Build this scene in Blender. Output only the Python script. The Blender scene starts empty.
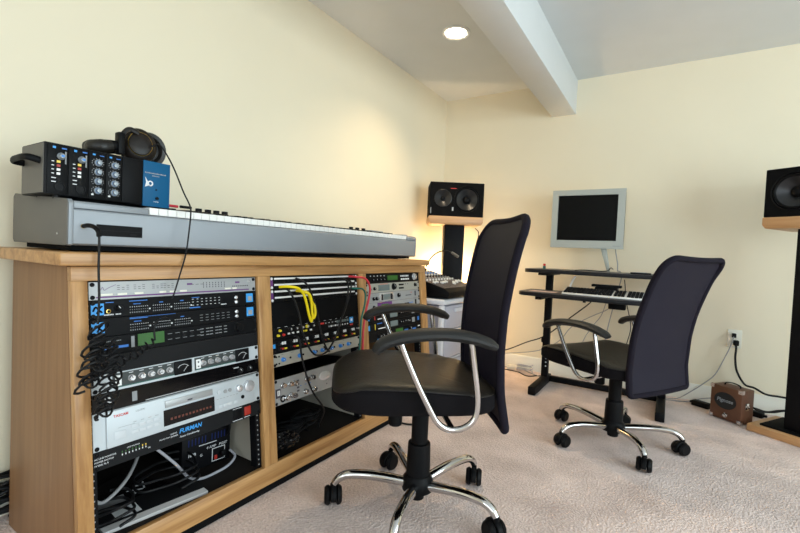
import bpy, bmesh, math, random
from mathutils import Vector, Matrix, Euler
random.seed(7)
PI = math.pi
COL = bpy.context.scene.collection
R = math.radians

# ------------------------------------------------------------------ materials
def new_mat(name):
    m = bpy.data.materials.new(name); m.use_nodes = True
    return m, m.node_tree.nodes, m.node_tree.links, m.node_tree.nodes['Principled BSDF']

def mat(name, col, rough=.5, metal=0., bump=0., bscale=200., emis=None, estr=1., var=0., vscale=6., coat=0., spec=.5, sheen=0.):
    m, N, L, b = new_mat(name)
    b.inputs['Base Color'].default_value = (*col, 1)
    b.inputs['Roughness'].default_value = rough
    b.inputs['Metallic'].default_value = metal
    b.inputs['Coat Weight'].default_value = coat
    b.inputs['Specular IOR Level'].default_value = spec
    if sheen: b.inputs['Sheen Weight'].default_value = sheen
    if emis:
        b.inputs['Emission Color'].default_value = (*emis, 1); b.inputs['Emission Strength'].default_value = estr
    tc = N.new('ShaderNodeTexCoord')
    n = N.new('ShaderNodeTexNoise'); n.inputs['Scale'].default_value = vscale; n.inputs['Detail'].default_value = 4
    L.new(tc.outputs['Object'], n.inputs['Vector'])
    v = max(var, .04)
    mr = N.new('ShaderNodeMapRange')
    mr.inputs['To Min'].default_value = 1 - v; mr.inputs['To Max'].default_value = 1 + v
    L.new(n.outputs['Fac'], mr.inputs['Value'])
    mx = N.new('ShaderNodeMix'); mx.data_type = 'RGBA'; mx.blend_type = 'MULTIPLY'; mx.inputs['Factor'].default_value = 1
    mx.inputs['A'].default_value = (*col, 1)
    L.new(mr.outputs['Result'], mx.inputs['B']); L.new(mx.outputs['Result'], b.inputs['Base Color'])
    if bump:
        n2 = N.new('ShaderNodeTexNoise'); n2.inputs['Scale'].default_value = bscale; n2.inputs['Detail'].default_value = 3
        L.new(tc.outputs['Object'], n2.inputs['Vector'])
        bp = N.new('ShaderNodeBump'); bp.inputs['Strength'].default_value = bump; bp.inputs['Distance'].default_value = .004
        L.new(n2.outputs['Fac'], bp.inputs['Height']); L.new(bp.outputs['Normal'], b.inputs['Normal'])
    return m

def wood(name, c0, c1, axis=1, rough=.38):
    """oak: long grain streaks along the given axis"""
    m, N, L, b = new_mat(name)
    tc = N.new('ShaderNodeTexCoord'); mp = N.new('ShaderNodeMapping')
    sc = [26., 26., 26.]; sc[axis] = 1.6
    mp.inputs['Scale'].default_value = sc
    L.new(tc.outputs['Object'], mp.inputs['Vector'])
    n = N.new('ShaderNodeTexNoise'); n.inputs['Scale'].default_value = 1.3; n.inputs['Detail'].default_value = 6
    n.inputs['Distortion'].default_value = .6
    L.new(mp.outputs['Vector'], n.inputs['Vector'])
    mp2 = N.new('ShaderNodeMapping'); sc2 = [160., 160., 160.]; sc2[axis] = 5.
    mp2.inputs['Scale'].default_value = sc2
    L.new(tc.outputs['Object'], mp2.inputs['Vector'])
    n2 = N.new('ShaderNodeTexNoise'); n2.inputs['Scale'].default_value = 1.; n2.inputs['Detail'].default_value = 3
    L.new(mp2.outputs['Vector'], n2.inputs['Vector'])
    ad = N.new('ShaderNodeMath'); ad.operation = 'MULTIPLY_ADD'; ad.inputs[1].default_value = .35
    L.new(n2.outputs['Fac'], ad.inputs[0]); L.new(n.outputs['Fac'], ad.inputs[2])
    cr = N.new('ShaderNodeValToRGB')
    cr.color_ramp.elements[0].position = .48; cr.color_ramp.elements[0].color = (*c0, 1)
    cr.color_ramp.elements[1].position = .82; cr.color_ramp.elements[1].color = (*c1, 1)
    L.new(ad.outputs[0], cr.inputs['Fac']); L.new(cr.outputs['Color'], b.inputs['Base Color'])
    b.inputs['Roughness'].default_value = rough
    bp = N.new('ShaderNodeBump'); bp.inputs['Strength'].default_value = .08; bp.inputs['Distance'].default_value = .002
    L.new(n2.outputs['Fac'], bp.inputs['Height']); L.new(bp.outputs['Normal'], b.inputs['Normal'])
    return m

OAK0, OAK1 = (.29, .135, .042), (.50, .275, .105)
M = {
 'wall': mat('wall_paint', (.77, .695, .535), .75, bump=.05, bscale=350, var=.015, vscale=2),
 'ceil': mat('ceiling_paint', (.63, .655, .665), .85, bump=.05, bscale=250, var=.01),
 'trim': mat('trim_paint', (.78, .76, .68), .45, var=.01),
 'oak_y': wood('oak_grain_along', OAK0, OAK1, 1),
 'oak_x': wood('oak_grain_width', OAK0, OAK1, 0),
 'oak_z': wood('oak_grain_up', OAK0, OAK1, 2),
 'oak_side': wood('oak_veneer_shaded', (.185, .088, .033), (.245, .125, .052), 2, .5),  # side panel oak, darkened so its colour holds the shade on the ends
 'stand_wood': wood('stand_beech', (.46, .24, .10), (.57, .335, .165), 0, .42),
 'melamine': mat('pale_melamine', (.50, .47, .40), .5),
 'dark_ply': mat('dark_plywood', (.012, .009, .008), .75, spec=.2),
 'black': mat('black_plastic', (.0035, .0035, .0042), .5, spec=.12),
 'black_matte': mat('black_matte', (.0035, .0035, .004), .8, spec=.1),
 'black_metal': mat('black_metal', (.0038, .0038, .005), .5, .0, bump=.03, bscale=600, spec=.12),
 'gray_black': mat('charcoal_metal', (.009, .009, .010), .55, spec=.14),
 'desk_grey': mat('desk_laminate', (.05, .045, .055), .42, var=.08),
 'desk_edge': mat('desk_edge', (.010, .010, .013), .5, spec=.3),
 'rubber': mat('cable_rubber', (.006, .006, .007), .5, spec=.25),
 'silver': mat('silver_face', (.36, .365, .37), .4, .3, bump=.02, bscale=400),
 'silver_warm': mat('silver_warm', (.40, .385, .335), .45, .25),
 'cd_silver': mat('pale_silver', (.50, .54, .57), .45, .1),
 'alu': mat('aluminium', (.70, .70, .70), .3, .9),
 'chrome': mat('chrome', (.60, .59, .59), .08, 1.),
 'knob_silver': mat('knob_silver', (.72, .73, .76), .25, .7),
 'white': mat('white_plastic', (.78, .78, .77), .35),
 'white_mark': mat('white_print', (.72, .73, .75), .6),
 'grey_mark': mat('grey_print', (.25, .26, .27), .6),
 'dark_mark': mat('dark_print', (.06, .055, .07), .6),
 'blue_mark': mat('blue_print', (.03, .16, .52), .5),
 'blue_tag': mat('blue_tag', (.035, .30, .72), .45),
 'blue_panel': mat('blue_panel', (.003, .085, .20), .5, spec=.2),
 'blue_knob': mat('blue_knob', (.03, .20, .58), .35),
 'purple': mat('purple_band', (.12, .03, .16), .5),
 'cream': mat('cream_button', (.74, .72, .62), .4),
 'red': mat('red_plastic', (.55, .03, .025), .4),
 'red_led': mat('red_led', (.30, .015, .008), .4, emis=(1, .05, .02), estr=.05),
 'yellow_led': mat('yellow_led', (.7, .5, .06), .4, emis=(1, .75, .1), estr=.1),
 'yellow_cap': mat('yellow_cap', (.75, .6, .03), .45),
 'green_lcd': mat('green_lcd', (.02, .085, .012), .3, emis=(.08, .5, .04), estr=.05),
 'grey_lcd': mat('grey_lcd', (.14, .17, .17), .25),
 'black_glass': mat('black_glass', (.004, .0035, .004), .12, spec=.3),
 'screen': mat('screen', (.003, .003, .003), .35, spec=.08),
 'amber': mat('amber_segments', (.10, .022, .012), .4, emis=(.5, .1, .02), estr=.03),
 'key_white': mat('white_keys', (.80, .80, .78), .28),
 'key_black': mat('black_keys', (.008, .008, .008), .35, spec=.3),
 'kb_grey': mat('keyboard_grey', (.255, .278, .305), .45, .1),
 'kb_side': mat('keyboard_cheek_shaded', (.115, .108, .098), .55),  # keyboard grey darkened, shade of the end faces put into the colour
 'gold': mat('brass_ring', (.6, .42, .12), .3, .9),
 'yellow': mat('yellow_jacket', (.80, .62, .0), .45),
 'red_cable': mat('red_jacket', (.58, .03, .05), .45),
 'green_cable': mat('green_jacket', (.0, .12, .09), .45),
 'grey_cable': mat('grey_jacket', (.30, .30, .31), .5),
 'white_cable': mat('white_jacket', (.36, .36, .40), .5),
 'leather': mat('black_leather', (.0085, .0068, .0052), .42, bump=.25, bscale=90, var=.2, vscale=25, spec=.4),
 'seat_band': mat('seat_band_cloth', (.0045, .0035, .0045), .9, bump=.3, bscale=700, spec=.15),
 'pad': mat('armrest_rubber', (.013, .013, .013), .5, bump=.05, bscale=300, spec=.35),
 'paper': mat('paper', (.62, .60, .60), .7),
 'pink_paper': mat('pink_paper', (.66, .50, .46), .7),
 'monitor': mat('monitor_shell', (.37, .39, .365), .4, .1),
 'amp_brown': mat('brown_vinyl', (.105, .040, .019), .5, bump=.2, bscale=500, var=.15, vscale=30),
 'grille': mat('amp_grille', (.010, .010, .010), .8, bump=.6, bscale=900),
 'cart_white': mat('cart_plastic', (.72, .73, .78), .4),
 'cart_drawer': mat('cart_drawer', (.50, .50, .58), .3),
 'mixer_top': mat('mixer_panel', (.09, .08, .085), .5),
 'cone': mat('woofer_cone', (.030, .031, .034), .32, .5),
 'bulb': mat('bulb_lens', (1, .95, .85), .5, emis=(1, .86, .62), estr=14.),
 'slate': mat('slate_panel', (.045, .052, .052), .5, spec=.3),
 'knob_grey': mat('knob_grey', (.26, .29, .32), .35, .3),
 'button_pale': mat('button_pale', (.55, .58, .61), .4),
 'back_band': mat('back_band_cloth', (.009, .007, .013), .85, bump=.3, bscale=700, spec=.15),
 'vent_blue': mat('vent_blue', (.004, .014, .10), .5, spec=.2),
 'sky_glow': mat('lamp_glass', (.9, .85, .7), .4),
 'brown_phone': mat('headphone_brown', (.010, .007, .0055), .4, spec=.3),
 'teal': mat('teal_plastic', (.02, .10, .09), .4),
}

def carpet():
    m, N, L, b = new_mat('carpet')
    tc = N.new('ShaderNodeTexCoord')
    v = N.new('ShaderNodeTexVoronoi'); v.inputs['Scale'].default_value = 150
    L.new(tc.outputs['Object'], v.inputs['Vector'])
    n = N.new('ShaderNodeTexNoise'); n.inputs['Scale'].default_value = 5; n.inputs['Detail'].default_value = 8
    L.new(tc.outputs['Object'], n.inputs['Vector'])
    n3 = N.new('ShaderNodeTexNoise'); n3.inputs['Scale'].default_value = 130; n3.inputs['Detail'].default_value = 2
    L.new(tc.outputs['Object'], n3.inputs['Vector'])
    ad = N.new('ShaderNodeMath'); ad.operation = 'MULTIPLY_ADD'; ad.inputs[1].default_value = .7
    L.new(n3.outputs['Fac'], ad.inputs[0]); L.new(n.outputs['Fac'], ad.inputs[2])
    cr = N.new('ShaderNodeValToRGB')
    cr.color_ramp.elements[0].position = .5; cr.color_ramp.elements[0].color = (.42, .322, .292, 1)
    cr.color_ramp.elements[1].position = 1.1; cr.color_ramp.elements[1].color = (.72, .588, .548, 1)
    L.new(ad.outputs[0], cr.inputs['Fac']); L.new(cr.outputs['Color'], b.inputs['Base Color'])
    b.inputs['Roughness'].default_value = .95; b.inputs['Specular IOR Level'].default_value = .1
    b.inputs['Sheen Weight'].default_value = .15
    bp = N.new('ShaderNodeBump'); bp.inputs['Strength'].default_value = .55; bp.inputs['Distance'].default_value = .006
    L.new(v.outputs['Distance'], bp.inputs['Height']); L.new(bp.outputs['Normal'], b.inputs['Normal'])
    return m
M['carpet'] = carpet()

def mesh_fabric():
    m, N, L, b = new_mat('chair_mesh_fabric')
    tc = N.new('ShaderNodeTexCoord')
    w = N.new('ShaderNodeTexWave'); w.bands_direction = 'Z'; w.inputs['Scale'].default_value = 130
    w2 = N.new('ShaderNodeTexWave'); w2.bands_direction = 'X'; w2.inputs['Scale'].default_value = 130
    L.new(tc.outputs['Object'], w.inputs['Vector']); L.new(tc.outputs['Object'], w2.inputs['Vector'])
    mu = N.new('ShaderNodeMath'); mu.operation = 'MULTIPLY'
    L.new(w.outputs['Fac'], mu.inputs[0]); L.new(w2.outputs['Fac'], mu.inputs[1])
    cr = N.new('ShaderNodeValToRGB')
    cr.color_ramp.elements[0].color = (.005, .004, .009, 1); cr.color_ramp.elements[1].color = (.022, .018, .040, 1)
    L.new(mu.outputs[0], cr.inputs['Fac']); L.new(cr.outputs['Color'], b.inputs['Base Color'])
    b.inputs['Roughness'].default_value = .65; b.inputs['Specular IOR Level'].default_value = .2
    bp = N.new('ShaderNodeBump'); bp.inputs['Strength'].default_value = .3; bp.inputs['Distance'].default_value = .001
    L.new(mu.outputs[0], bp.inputs['Height']); L.new(bp.outputs['Normal'], b.inputs['Normal'])
    return m
M['mesh'] = mesh_fabric()

# ------------------------------------------------------------------ mesh builder
def smooth_path(pts, n=6, closed=False):
    P = [Vector(p) for p in pts]
    if len(P) < 3: return P
    out = []; k = len(P)
    rng = k if closed else k - 1
    for i in range(rng):
        p0 = P[(i - 1) % k] if (closed or i > 0) else P[0] * 2 - P[1]
        p1 = P[i]; p2 = P[(i + 1) % k]
        p3 = P[(i + 2) % k] if (closed or i + 2 < k) else P[-1] * 2 - P[-2]
        for j in range(n):
            t = j / n
            out.append(.5 * ((2 * p1) + (-p0 + p2) * t + (2 * p0 - 5 * p1 + 4 * p2 - p3) * t * t + (-p0 + 3 * p1 - 3 * p2 + p3) * t ** 3))
    if not closed: out.append(P[-1])
    return out

class MB:
    def __init__(s): s.bm = bmesh.new(); s.mats = []; s.T = Matrix.Identity(4)
    def mi(s, m):
        if m not in s.mats: s.mats.append(m)
        return s.mats.index(m)
    def face(s, vs, m=None):
        try: f = s.bm.faces.new(vs)
        except ValueError: return None
        f.material_index = s.mi(m) if m else 0
        f.smooth = True
        return f
    def v(s, p): return s.bm.verts.new(s.T @ Vector(p))
    def box(s, x0, x1, y0, y1, z0, z1, m=None, bev=0., seg=2):
        b = bmesh.new()
        bmesh.ops.create_cube(b, size=1)
        for q in b.verts: q.co = Vector((x0 + (q.co.x + .5) * (x1 - x0), y0 + (q.co.y + .5) * (y1 - y0), z0 + (q.co.z + .5) * (z1 - z0)))
        if bev: bmesh.ops.bevel(b, geom=b.edges[:], offset=bev, segments=seg, affect='EDGES', profile=.5)
        s.merge(b, m)
    def merge(s, b, m=None, T=None):
        T = s.T @ T if T else s.T
        mp = {}
        for q in b.verts: mp[q] = s.bm.verts.new(T @ q.co)
        for f in b.faces: s.face([mp[q] for q in f.verts], m)
        b.free()
    def prism(s, poly, a0, a1, axis='y', m=None, bev=0.):
        """poly: 2-D outline; axis: extrusion axis"""
        def P(u, w, a):
            return {'x': (a, u, w), 'y': (u, a, w), 'z': (u, w, a)}[axis]
        b = bmesh.new()
        A = [b.verts.new(P(u, w, a0)) for u, w in poly]; B = [b.verts.new(P(u, w, a1)) for u, w in poly]
        n = len(poly)
        b.faces.new(A[::-1]); b.faces.new(B)
        for i in range(n): b.faces.new((A[i], A[(i + 1) % n], B[(i + 1) % n], B[i]))
        bmesh.ops.recalc_face_normals(b, faces=b.faces[:])
        if bev: bmesh.ops.bevel(b, geom=b.edges[:], offset=bev, segments=2, affect='EDGES', profile=.5)
        s.merge(b, m)
    def tube(s, pts, r, n=8, m=None, sm=6, closed=False, ell=None, up=None):
        P = smooth_path(pts, sm, closed) if sm else [Vector(p) for p in pts]
        k = len(P)
        rr = (lambda t: r) if not isinstance(r, (list, tuple)) else (lambda t: r[min(int(t * (len(r) - 1)), len(r) - 2)] * (1 - (t * (len(r) - 1) - min(int(t * (len(r) - 1)), len(r) - 2))) + r[min(int(t * (len(r) - 1)), len(r) - 2) + 1] * (t * (len(r) - 1) - min(int(t * (len(r) - 1)), len(r) - 2)))
        rings = []; nrm = None
        for i in range(k):
            if closed: t = (P[(i + 1) % k] - P[i - 1])
            else: t = P[min(i + 1, k - 1)] - P[max(i - 1, 0)]
            if t.length < 1e-9: t = Vector((0, 0, 1))
            t.normalize()
            if nrm is None or up is not None:
                a = Vector(up) if up is not None else (Vector((0, 0, 1)) if abs(t.z) < .9 else Vector((1, 0, 0)))
                nrm = (a - t * a.dot(t)).normalized()
            else:
                nrm = (nrm - t * nrm.dot(t))
                nrm = nrm.normalized() if nrm.length > 1e-6 else t.orthogonal().normalized()
            bn = t.cross(nrm); q = rr(i / max(k - 1, 1))
            e0, e1 = ell or (1, 1)
            rings.append([s.v(P[i] + nrm * (math.cos(2 * PI * j / n) * q * e0) + bn * (math.sin(2 * PI * j / n) * q * e1)) for j in range(n)])
        for i in range(k if closed else k - 1):
            A, B = rings[i], rings[(i + 1) % k]
            for j in range(n): s.face((A[j], A[(j + 1) % n], B[(j + 1) % n], B[j]), m)
        if not closed:
            s.face(rings[0][::-1], m); s.face(rings[-1], m)
    def lathe(s, prof, m=None, n=24, T=None, cap=True):
        """prof [(r,h)] about local Z (then T)"""
        T = T or Matrix.Identity(4)
        rings = []
        for r, h in prof:
            if r < 1e-6: rings.append([s.v(T @ Vector((0, 0, h)))])
            else: rings.append([s.v(T @ Vector((r * math.cos(2 * PI * j / n), r * math.sin(2 * PI * j / n), h))) for j in range(n)])
        for A, B in zip(rings, rings[1:]):
            if len(A) == 1 and len(B) == 1: continue
            for j in range(n):
                k = (j + 1) % n
                if len(A) == 1: s.face((A[0], B[k], B[j]), m)
                elif len(B) == 1: s.face((A[j], A[k], B[0]), m)
                else: s.face((A[j], A[k], B[k], B[j]), m)
        if cap:
            if len(rings[0]) > 1: s.face(rings[0][::-1], m)
            if len(rings[-1]) > 1: s.face(rings[-1], m)
    def cyl(s, p0, p1, r0, r1=None, m=None, n=20, bev=.0):
        p0, p1 = Vector(p0), Vector(p1); d = p1 - p0; h = d.length
        T = Matrix.Translation(p0) @ d.to_track_quat('Z', 'Y').to_matrix().to_4x4()
        r1 = r0 if r1 is None else r1
        pr = [(r0, 0), (r1, h)] if not bev else [(r0 - bev, 0), (r0, bev), (r1, h - bev), (r1 - bev, h)]
        s.lathe(pr, m, n, T)
    def text(s, txt, size, T, m=None, depth=.0003, align='LEFT', shear=0., bold=0.):
        cu = bpy.data.curves.new('t', 'FONT'); cu.body = txt; cu.size = size; cu.extrude = depth; cu.align_x = align
        cu.resolution_u = 2; cu.shear = shear; cu.offset = bold
        o = bpy.data.objects.new('t', cu); COL.objects.link(o)
        bpy.context.view_layer.update()
        me = o.evaluated_get(bpy.context.evaluated_depsgraph_get()).to_mesh()
        vs = [s.v(T @ q.co) for q in me.vertices]
        for f in me.polygons: s.face([vs[i] for i in f.vertices], m)
        bpy.data.objects.remove(o); bpy.data.curves.remove(cu)
    def build(s, name, m=None, parent=None, origin=None, sharp=38, keepw=False):
        bmesh.ops.remove_doubles(s.bm, verts=s.bm.verts[:], dist=1e-6)
        bmesh.ops.recalc_face_normals(s.bm, faces=s.bm.faces[:])
        a = R(sharp)
        for e in s.bm.edges:
            if len(e.link_faces) == 2 and e.calc_face_angle(0) > a: e.smooth = False
        me = bpy.data.meshes.new(name)
        if origin is not None:
            o3 = Vector(origin)
            for q in s.bm.verts: q.co -= o3
        s.bm.to_mesh(me); s.bm.free()
        if s.mats:
            for k in s.mats: me.materials.append(M[k])
        else: me.materials.append(M[m])
        o = bpy.data.objects.new(name, me); COL.objects.link(o)
        if origin is not None: o.location = origin
        if parent: o.parent = parent
        return o

def tag(o, label, cat, group=None):
    o['label'] = label; o['category'] = cat
    if group: o['group'] = group
    return o
def thing(name, label, cat, loc=(0, 0, 0), rotz=0, group=None):
    o = bpy.data.objects.new(name, None); COL.objects.link(o); o.empty_display_size = .05
    o.location = loc; o.rotation_euler = (0, 0, rotz)
    return tag(o, label, cat, group)
def struct(name, mb, m, origin=None):
    o = mb.build(name, m, origin=origin); o['kind'] = 'structure'; return o
def box_part(name, dims, m, parent, bev=0.):
    b = MB(); b.box(*dims, bev=bev); return b.build(name, m, parent)
def cable(name, pts, r, m, label, cat='cable', group=None, n=8, sm=7):
    b = MB(); b.tube(pts, r, n, sm=sm); o = b.build(name, m, origin=pts[0]); return tag(o, label, cat, group)

# ------------------------------------------------------------------ room shell
XL, XR, YB, YF, HC = -1.598, 2.70, 3.139, -2.60, 2.038
b = MB(); b.box(XL - .1, XR + .1, YF - .1, YB + .1, -.1, 0); struct('floor', b, 'carpet')
b = MB(); b.box(XL - .1, XR + .1, YF - .1, YB + .1, HC, HC + .1); struct('ceiling', b, 'ceil')
b = MB(); b.box(XL - .1, XL, YF - .1, YB + .1, 0, HC); struct('wall_left', b, 'wall')
b = MB(); b.box(XL, XR, YB, YB + .1, 0, HC); struct('wall_back', b, 'wall')
WY0, WY1, WZ0, WZ1 = -1.2, 2.1, .30, 1.80
b = MB()
b.box(XR, XR + .1, YF, WY0, 0, HC); b.box(XR, XR + .1, WY1, YB + .1, 0, HC)
b.box(XR, XR + .1, WY0, WY1, 0, WZ0); b.box(XR, XR + .1, WY0, WY1, WZ1, HC)
struct('wall_right', b, 'wall')
VX0, VX1, VZ0, VZ1 = -.9, 1.9, .55, 1.80
b = MB()
b.box(XL, VX0, YF - .1, YF, 0, HC); b.box(VX1, XR, YF - .1, YF, 0, HC)
b.box(VX0, VX1, YF - .1, YF, 0, VZ0); b.box(VX0, VX1, YF - .1, YF, VZ1, HC)
struct('wall_front', b, 'wall')
b = MB()
for y in (WY0, (WY0 * 2 + WY1) / 3, (WY0 + WY1 * 2) / 3, WY1): b.box(XR + .02, XR + .06, y - .03, y + .03, WZ0, WZ1)
for z in (WZ0, WZ1): b.box(XR + .02, XR + .06, WY0, WY1, z - .03, z + .03)
struct('window_1', b, 'trim')
b = MB()
for x in (VX0, (VX0 + VX1) / 2, VX1): b.box(x - .03, x + .03, YF - .06, YF - .02, VZ0, VZ1)
for z in (VZ0, VZ1): b.box(VX0, VX1, YF - .06, YF - .02, z - .03, z + .03)
struct('window_2', b, 'trim')
b = MB(); b.box(-.770, -.611, YF, YB, 1.806, HC, bev=.003); o = struct('trim_1', b, 'ceil'); o['label'] = 'painted ceiling beam'
# baseboards with a moulded cap
bb = [(0, 0), (.013, 0), (.013, .078), (.009, .086), (.009, .093), (.004, .100), (0, .100)]
b = MB(); b.prism([(XL + u, w) for u, w in bb], YF, YB, 'y'); struct('baseboard_left', b, 'trim')
b = MB(); b.prism([(YB - u, w) for u, w in bb], XL + .013, XR, 'x'); struct('baseboard_back', b, 'trim')

# recessed ceiling light
t = thing('recessed_light', 'round white recessed light glowing in the ceiling left of the beam', 'ceiling light', (-1.08, 2.185, HC))
b = MB(); b.lathe([(.058, -.001), (.076, -.001), (.078, -.005), (.070, -.010), (.060, -.006), (.058, -.001)], n=40, cap=False); b.build('trim_ring', 'white', t)
b = MB(); b.lathe([(0, -.0075), (.03, -.0072), (.0585, -.0040), (.0585, -.001), (0, -.001)], n=40, cap=False); b.build('bulb', 'bulb', t)

# ------------------------------------------------------------------ rack console
XF, TT = -1.078, .1137
TH = math.atan(TT)
def fp(y, z, d=0.):      # point on the leaning front, d metres behind it
    return Vector((XF - TT * z - d * math.cos(TH), y, z - d * math.sin(TH)))
def face_T(y, z, d=0.):
    p = fp(y, z, d)
    c, s = math.cos(TH), math.sin(TH)
    return Matrix(((0, -c, -s, p.x), (1, 0, 0, p.y), (0, -s, c, p.z), (0, 0, 0, 1)))
YA, YZ = .432, 2.104
XBK = -1.520
cons = thing('rack_console', 'long oak console along the left wall with three racks of audio gear', 'console', (-1.28, 1.26, 0))
CO = Vector((-1.28, 1.26, 0))
def cpart(name, mb, m):
    o = mb.build(name, m, origin=CO); o.parent = cons; o.location = (0, 0, 0); return o
def bar(mb, y0, y1, z0, z1, d0=0., d1=.02, bev=.0012):
    k = math.cos(TH); mb.T = face_T(0, 0); mb.box(y0, y1, d0, d1, z0 / k, z1 / k, bev=bev); mb.T = Matrix.Identity(4)
OP = [(.465, .957), (1.0089, 1.5009), (1.5528, 2.0448)]
BC = [.711, 1.2549, 1.7988]
ZT, ZB, ZC = .7065, .083, .7425
for (y0, y1) in ((YA, .465), (.957, 1.0089), (1.5009, 1.5528), (2.0448, YZ)):
    b = MB(); bar(b, y0, y1, ZB, ZT); cpart('stile', b, 'oak_z')
b = MB(); bar(b, YA, YZ, ZT, ZC - .002); cpart('top_rail', b, 'oak_y')
b = MB(); bar(b, YA, YZ, .024, ZB); cpart('bottom_rail', b, 'oak_y')
b = MB(); bar(b, YA + .004, YZ - .004, .001, .022, .006, .03, 0); cpart('toe_kick', b, 'black_matte')
sp = [(fp(0, .002, .0225).x, .001), (fp(0, ZC - .002, .0225).x, ZC - .001), (XBK, ZC - .001), (XBK, .001)]
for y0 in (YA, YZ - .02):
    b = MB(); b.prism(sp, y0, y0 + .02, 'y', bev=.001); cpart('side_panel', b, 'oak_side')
sp2 = [(fp(0, .085, .05).x, .072), (fp(0, .74, .05).x, ZC - .004), (XBK + .014, ZC - .004), (XBK + .014, .072)]
for y in (.983, 1.527):
    b = MB(); b.prism(sp2, y - .008, y + .008, 'y'); cpart('divider', b, 'melamine')
b = MB(); b.box(XBK + .012, fp(0, .07, .03).x, YA + .021, YZ - .021, .058, .070); cpart('bottom_shelf', b, 'dark_ply')
b = MB(); b.box(XBK + .001, XBK + .011, YA + .021, YZ - .021, .03, ZC - .004); cpart('back_panel', b, 'dark_ply')
for k, (y0, y1) in enumerate(OP):
    for s, y in ((1, y0), (-1, y1)):
        b = MB(); b.T = face_T(y, 0); kk = 1 / math.cos(TH)
        xa, xb = sorted((-s * .004, s * .016))
        b.box(xa, xb, .0215, .0235, .088, ZT * kk - .004); b.box(min(s * .0155, s * .017), max(s * .0155, s * .017), .0235, .05, .088, ZT * kk - .004)
        o = cpart('rack_rail', b, 'black_metal')
        h = MB(); h.T = face_T(y, 0)
        z = .095
        while z < ZT - .01: h.lathe([(0, 0), (.0023, 0), (.0023, .0004), (0, .0004)], n=8, T=Matrix.Translation((s * .0085, .0211, z)) @ Matrix.Rotation(-PI / 2, 4, 'X')); z += .0159
        p = h.build('rail_holes', 'grey_mark', origin=CO); p.parent = o; p.location = (0, 0, 0)
# countertop with eased edge
b = MB(); b.box(XBK - .03, -1.143, .404, 2.124, ZC, .7735, bev=.004, seg=3); cpart('countertop', b, 'oak_y')

# ------------------------------------------------------------------ rack gear
RD = .0085            # how far the faceplates sit behind the oak front (their front faces)
class Unit:
    """x: -.2413..+.2413 to the right, z up from the unit's lower edge, y into the rack"""
    def __init__(s, name, label, cat, bay, ztop, nu, mface, group=None, width=.4826, plate=True, body='black_metal', depth=.24, tilt=0):
        s.h = .04445 * nu / math.cos(TH) - .0009
        zb = ztop - .04445 * nu
        s.root = thing(name, label, cat, group=group)
        s.root.matrix_world = face_T(BC[bay], zb, RD) @ Matrix.Rotation(tilt, 4, 'Y')
        s.Z0 = zb; s.bay = bay
        if plate:
            b = MB(); b.box(-width / 2, width / 2, 0, .003, 0, s.h, bev=.0006, seg=1); b.build('faceplate', mface, s.root)
        if body:
            b = MB(); b.box(-.218, .218, .0032, depth, .002, s.h - .002); b.build('chassis', body, s.root)
    def uz(s, z): return (z - s.Z0) / math.cos(TH)
    def mb(s): return MB()
    def rect(s, mb, x0, x1, z0, z1, m=None, d=.0006, y=0.):
        mb.box(x0, x1, y - d, y, z0, z1, m)
    def part_rect(s, name, x0, x1, z0, z1, m, d=.001, y=0., bev=0.):
        b = MB(); b.box(x0, x1, y - d, y - .00002, z0, z1, bev=bev); return b.build(name, m, s.root)
    def AX(s, x, z, y=0.): return Matrix.Translation((x, y, z)) @ Matrix.Rotation(PI / 2, 4, 'X')
    def knob(s, x, z, r, m='black', h=.012, name='knob', pointer='white_mark', ang=.6, cap=None):
        b = MB()
        b.lathe([(r, .0002), (r, h * .25), (r * .86, h * .32), (r * .80, h * .92), (r * .72, h), (0, h)], m, 16, s.AX(x, z))
        if cap: b.lathe([(r * .6, h + .0001), (r * .6, h + .0006), (0, h + .0006)], cap, 16, s.AX(x, z))
        if pointer:
            T = s.AX(x, z) @ Matrix.Rotation(ang, 4, 'Z')
            b2 = bmesh.new(); bmesh.ops.create_cube(b2, size=1)
            for q in b2.verts: q.co = Vector((q.co.x * r * .18, r * .4 + q.co.y * r * .75, h + .0004 + q.co.z * .0008))
            b.merge(b2, pointer, T)
        return b.build(name, None, s.root)
    def disc(s, mb, x, z, r, m=None, h=.0008, n=14): mb.lathe([(r, .0001), (r, h), (0, h)], m, n, s.AX(x, z))
    def screws(s, zs=None, m='black', xs=(-.2335, .2335)):
        zs = zs or ((.0065, s.h - .0065) if s.h < .06 else (.0065, s.h - .0065))
        for x in xs:
            for z in zs:
                b = MB(); b.lathe([(.0052, .0001), (.0052, .0010), (.0040, .0026), (.0015, .0030), (0, .0030)], m, 14, s.AX(x, z)); b.build('screw', None, s.root)
    def TX(s, x, z, y=-.0004): return Matrix.Translation((x, y, z)) @ Matrix.Rotation(PI / 2, 4, 'X')
    def text(s, mb, txt, x, z, size, m, align='LEFT', shear=0., bold=0.): mb.text(txt, size, s.TX(x, z), m, .0002, align, shear, bold)
    def ticks(s, mb, x0, x1, z, n, w, h, m, jit=0.):
        for i in range(n):
            x = x0 + (x1 - x0) * (i / max(n - 1, 1)); hh = h * (1 - jit * random.random())
            s.rect(mb, x - w / 2, x + w / 2, z - hh / 2, z + hh / 2, m)

U1 = .04445
zt = ZT - .002
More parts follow.
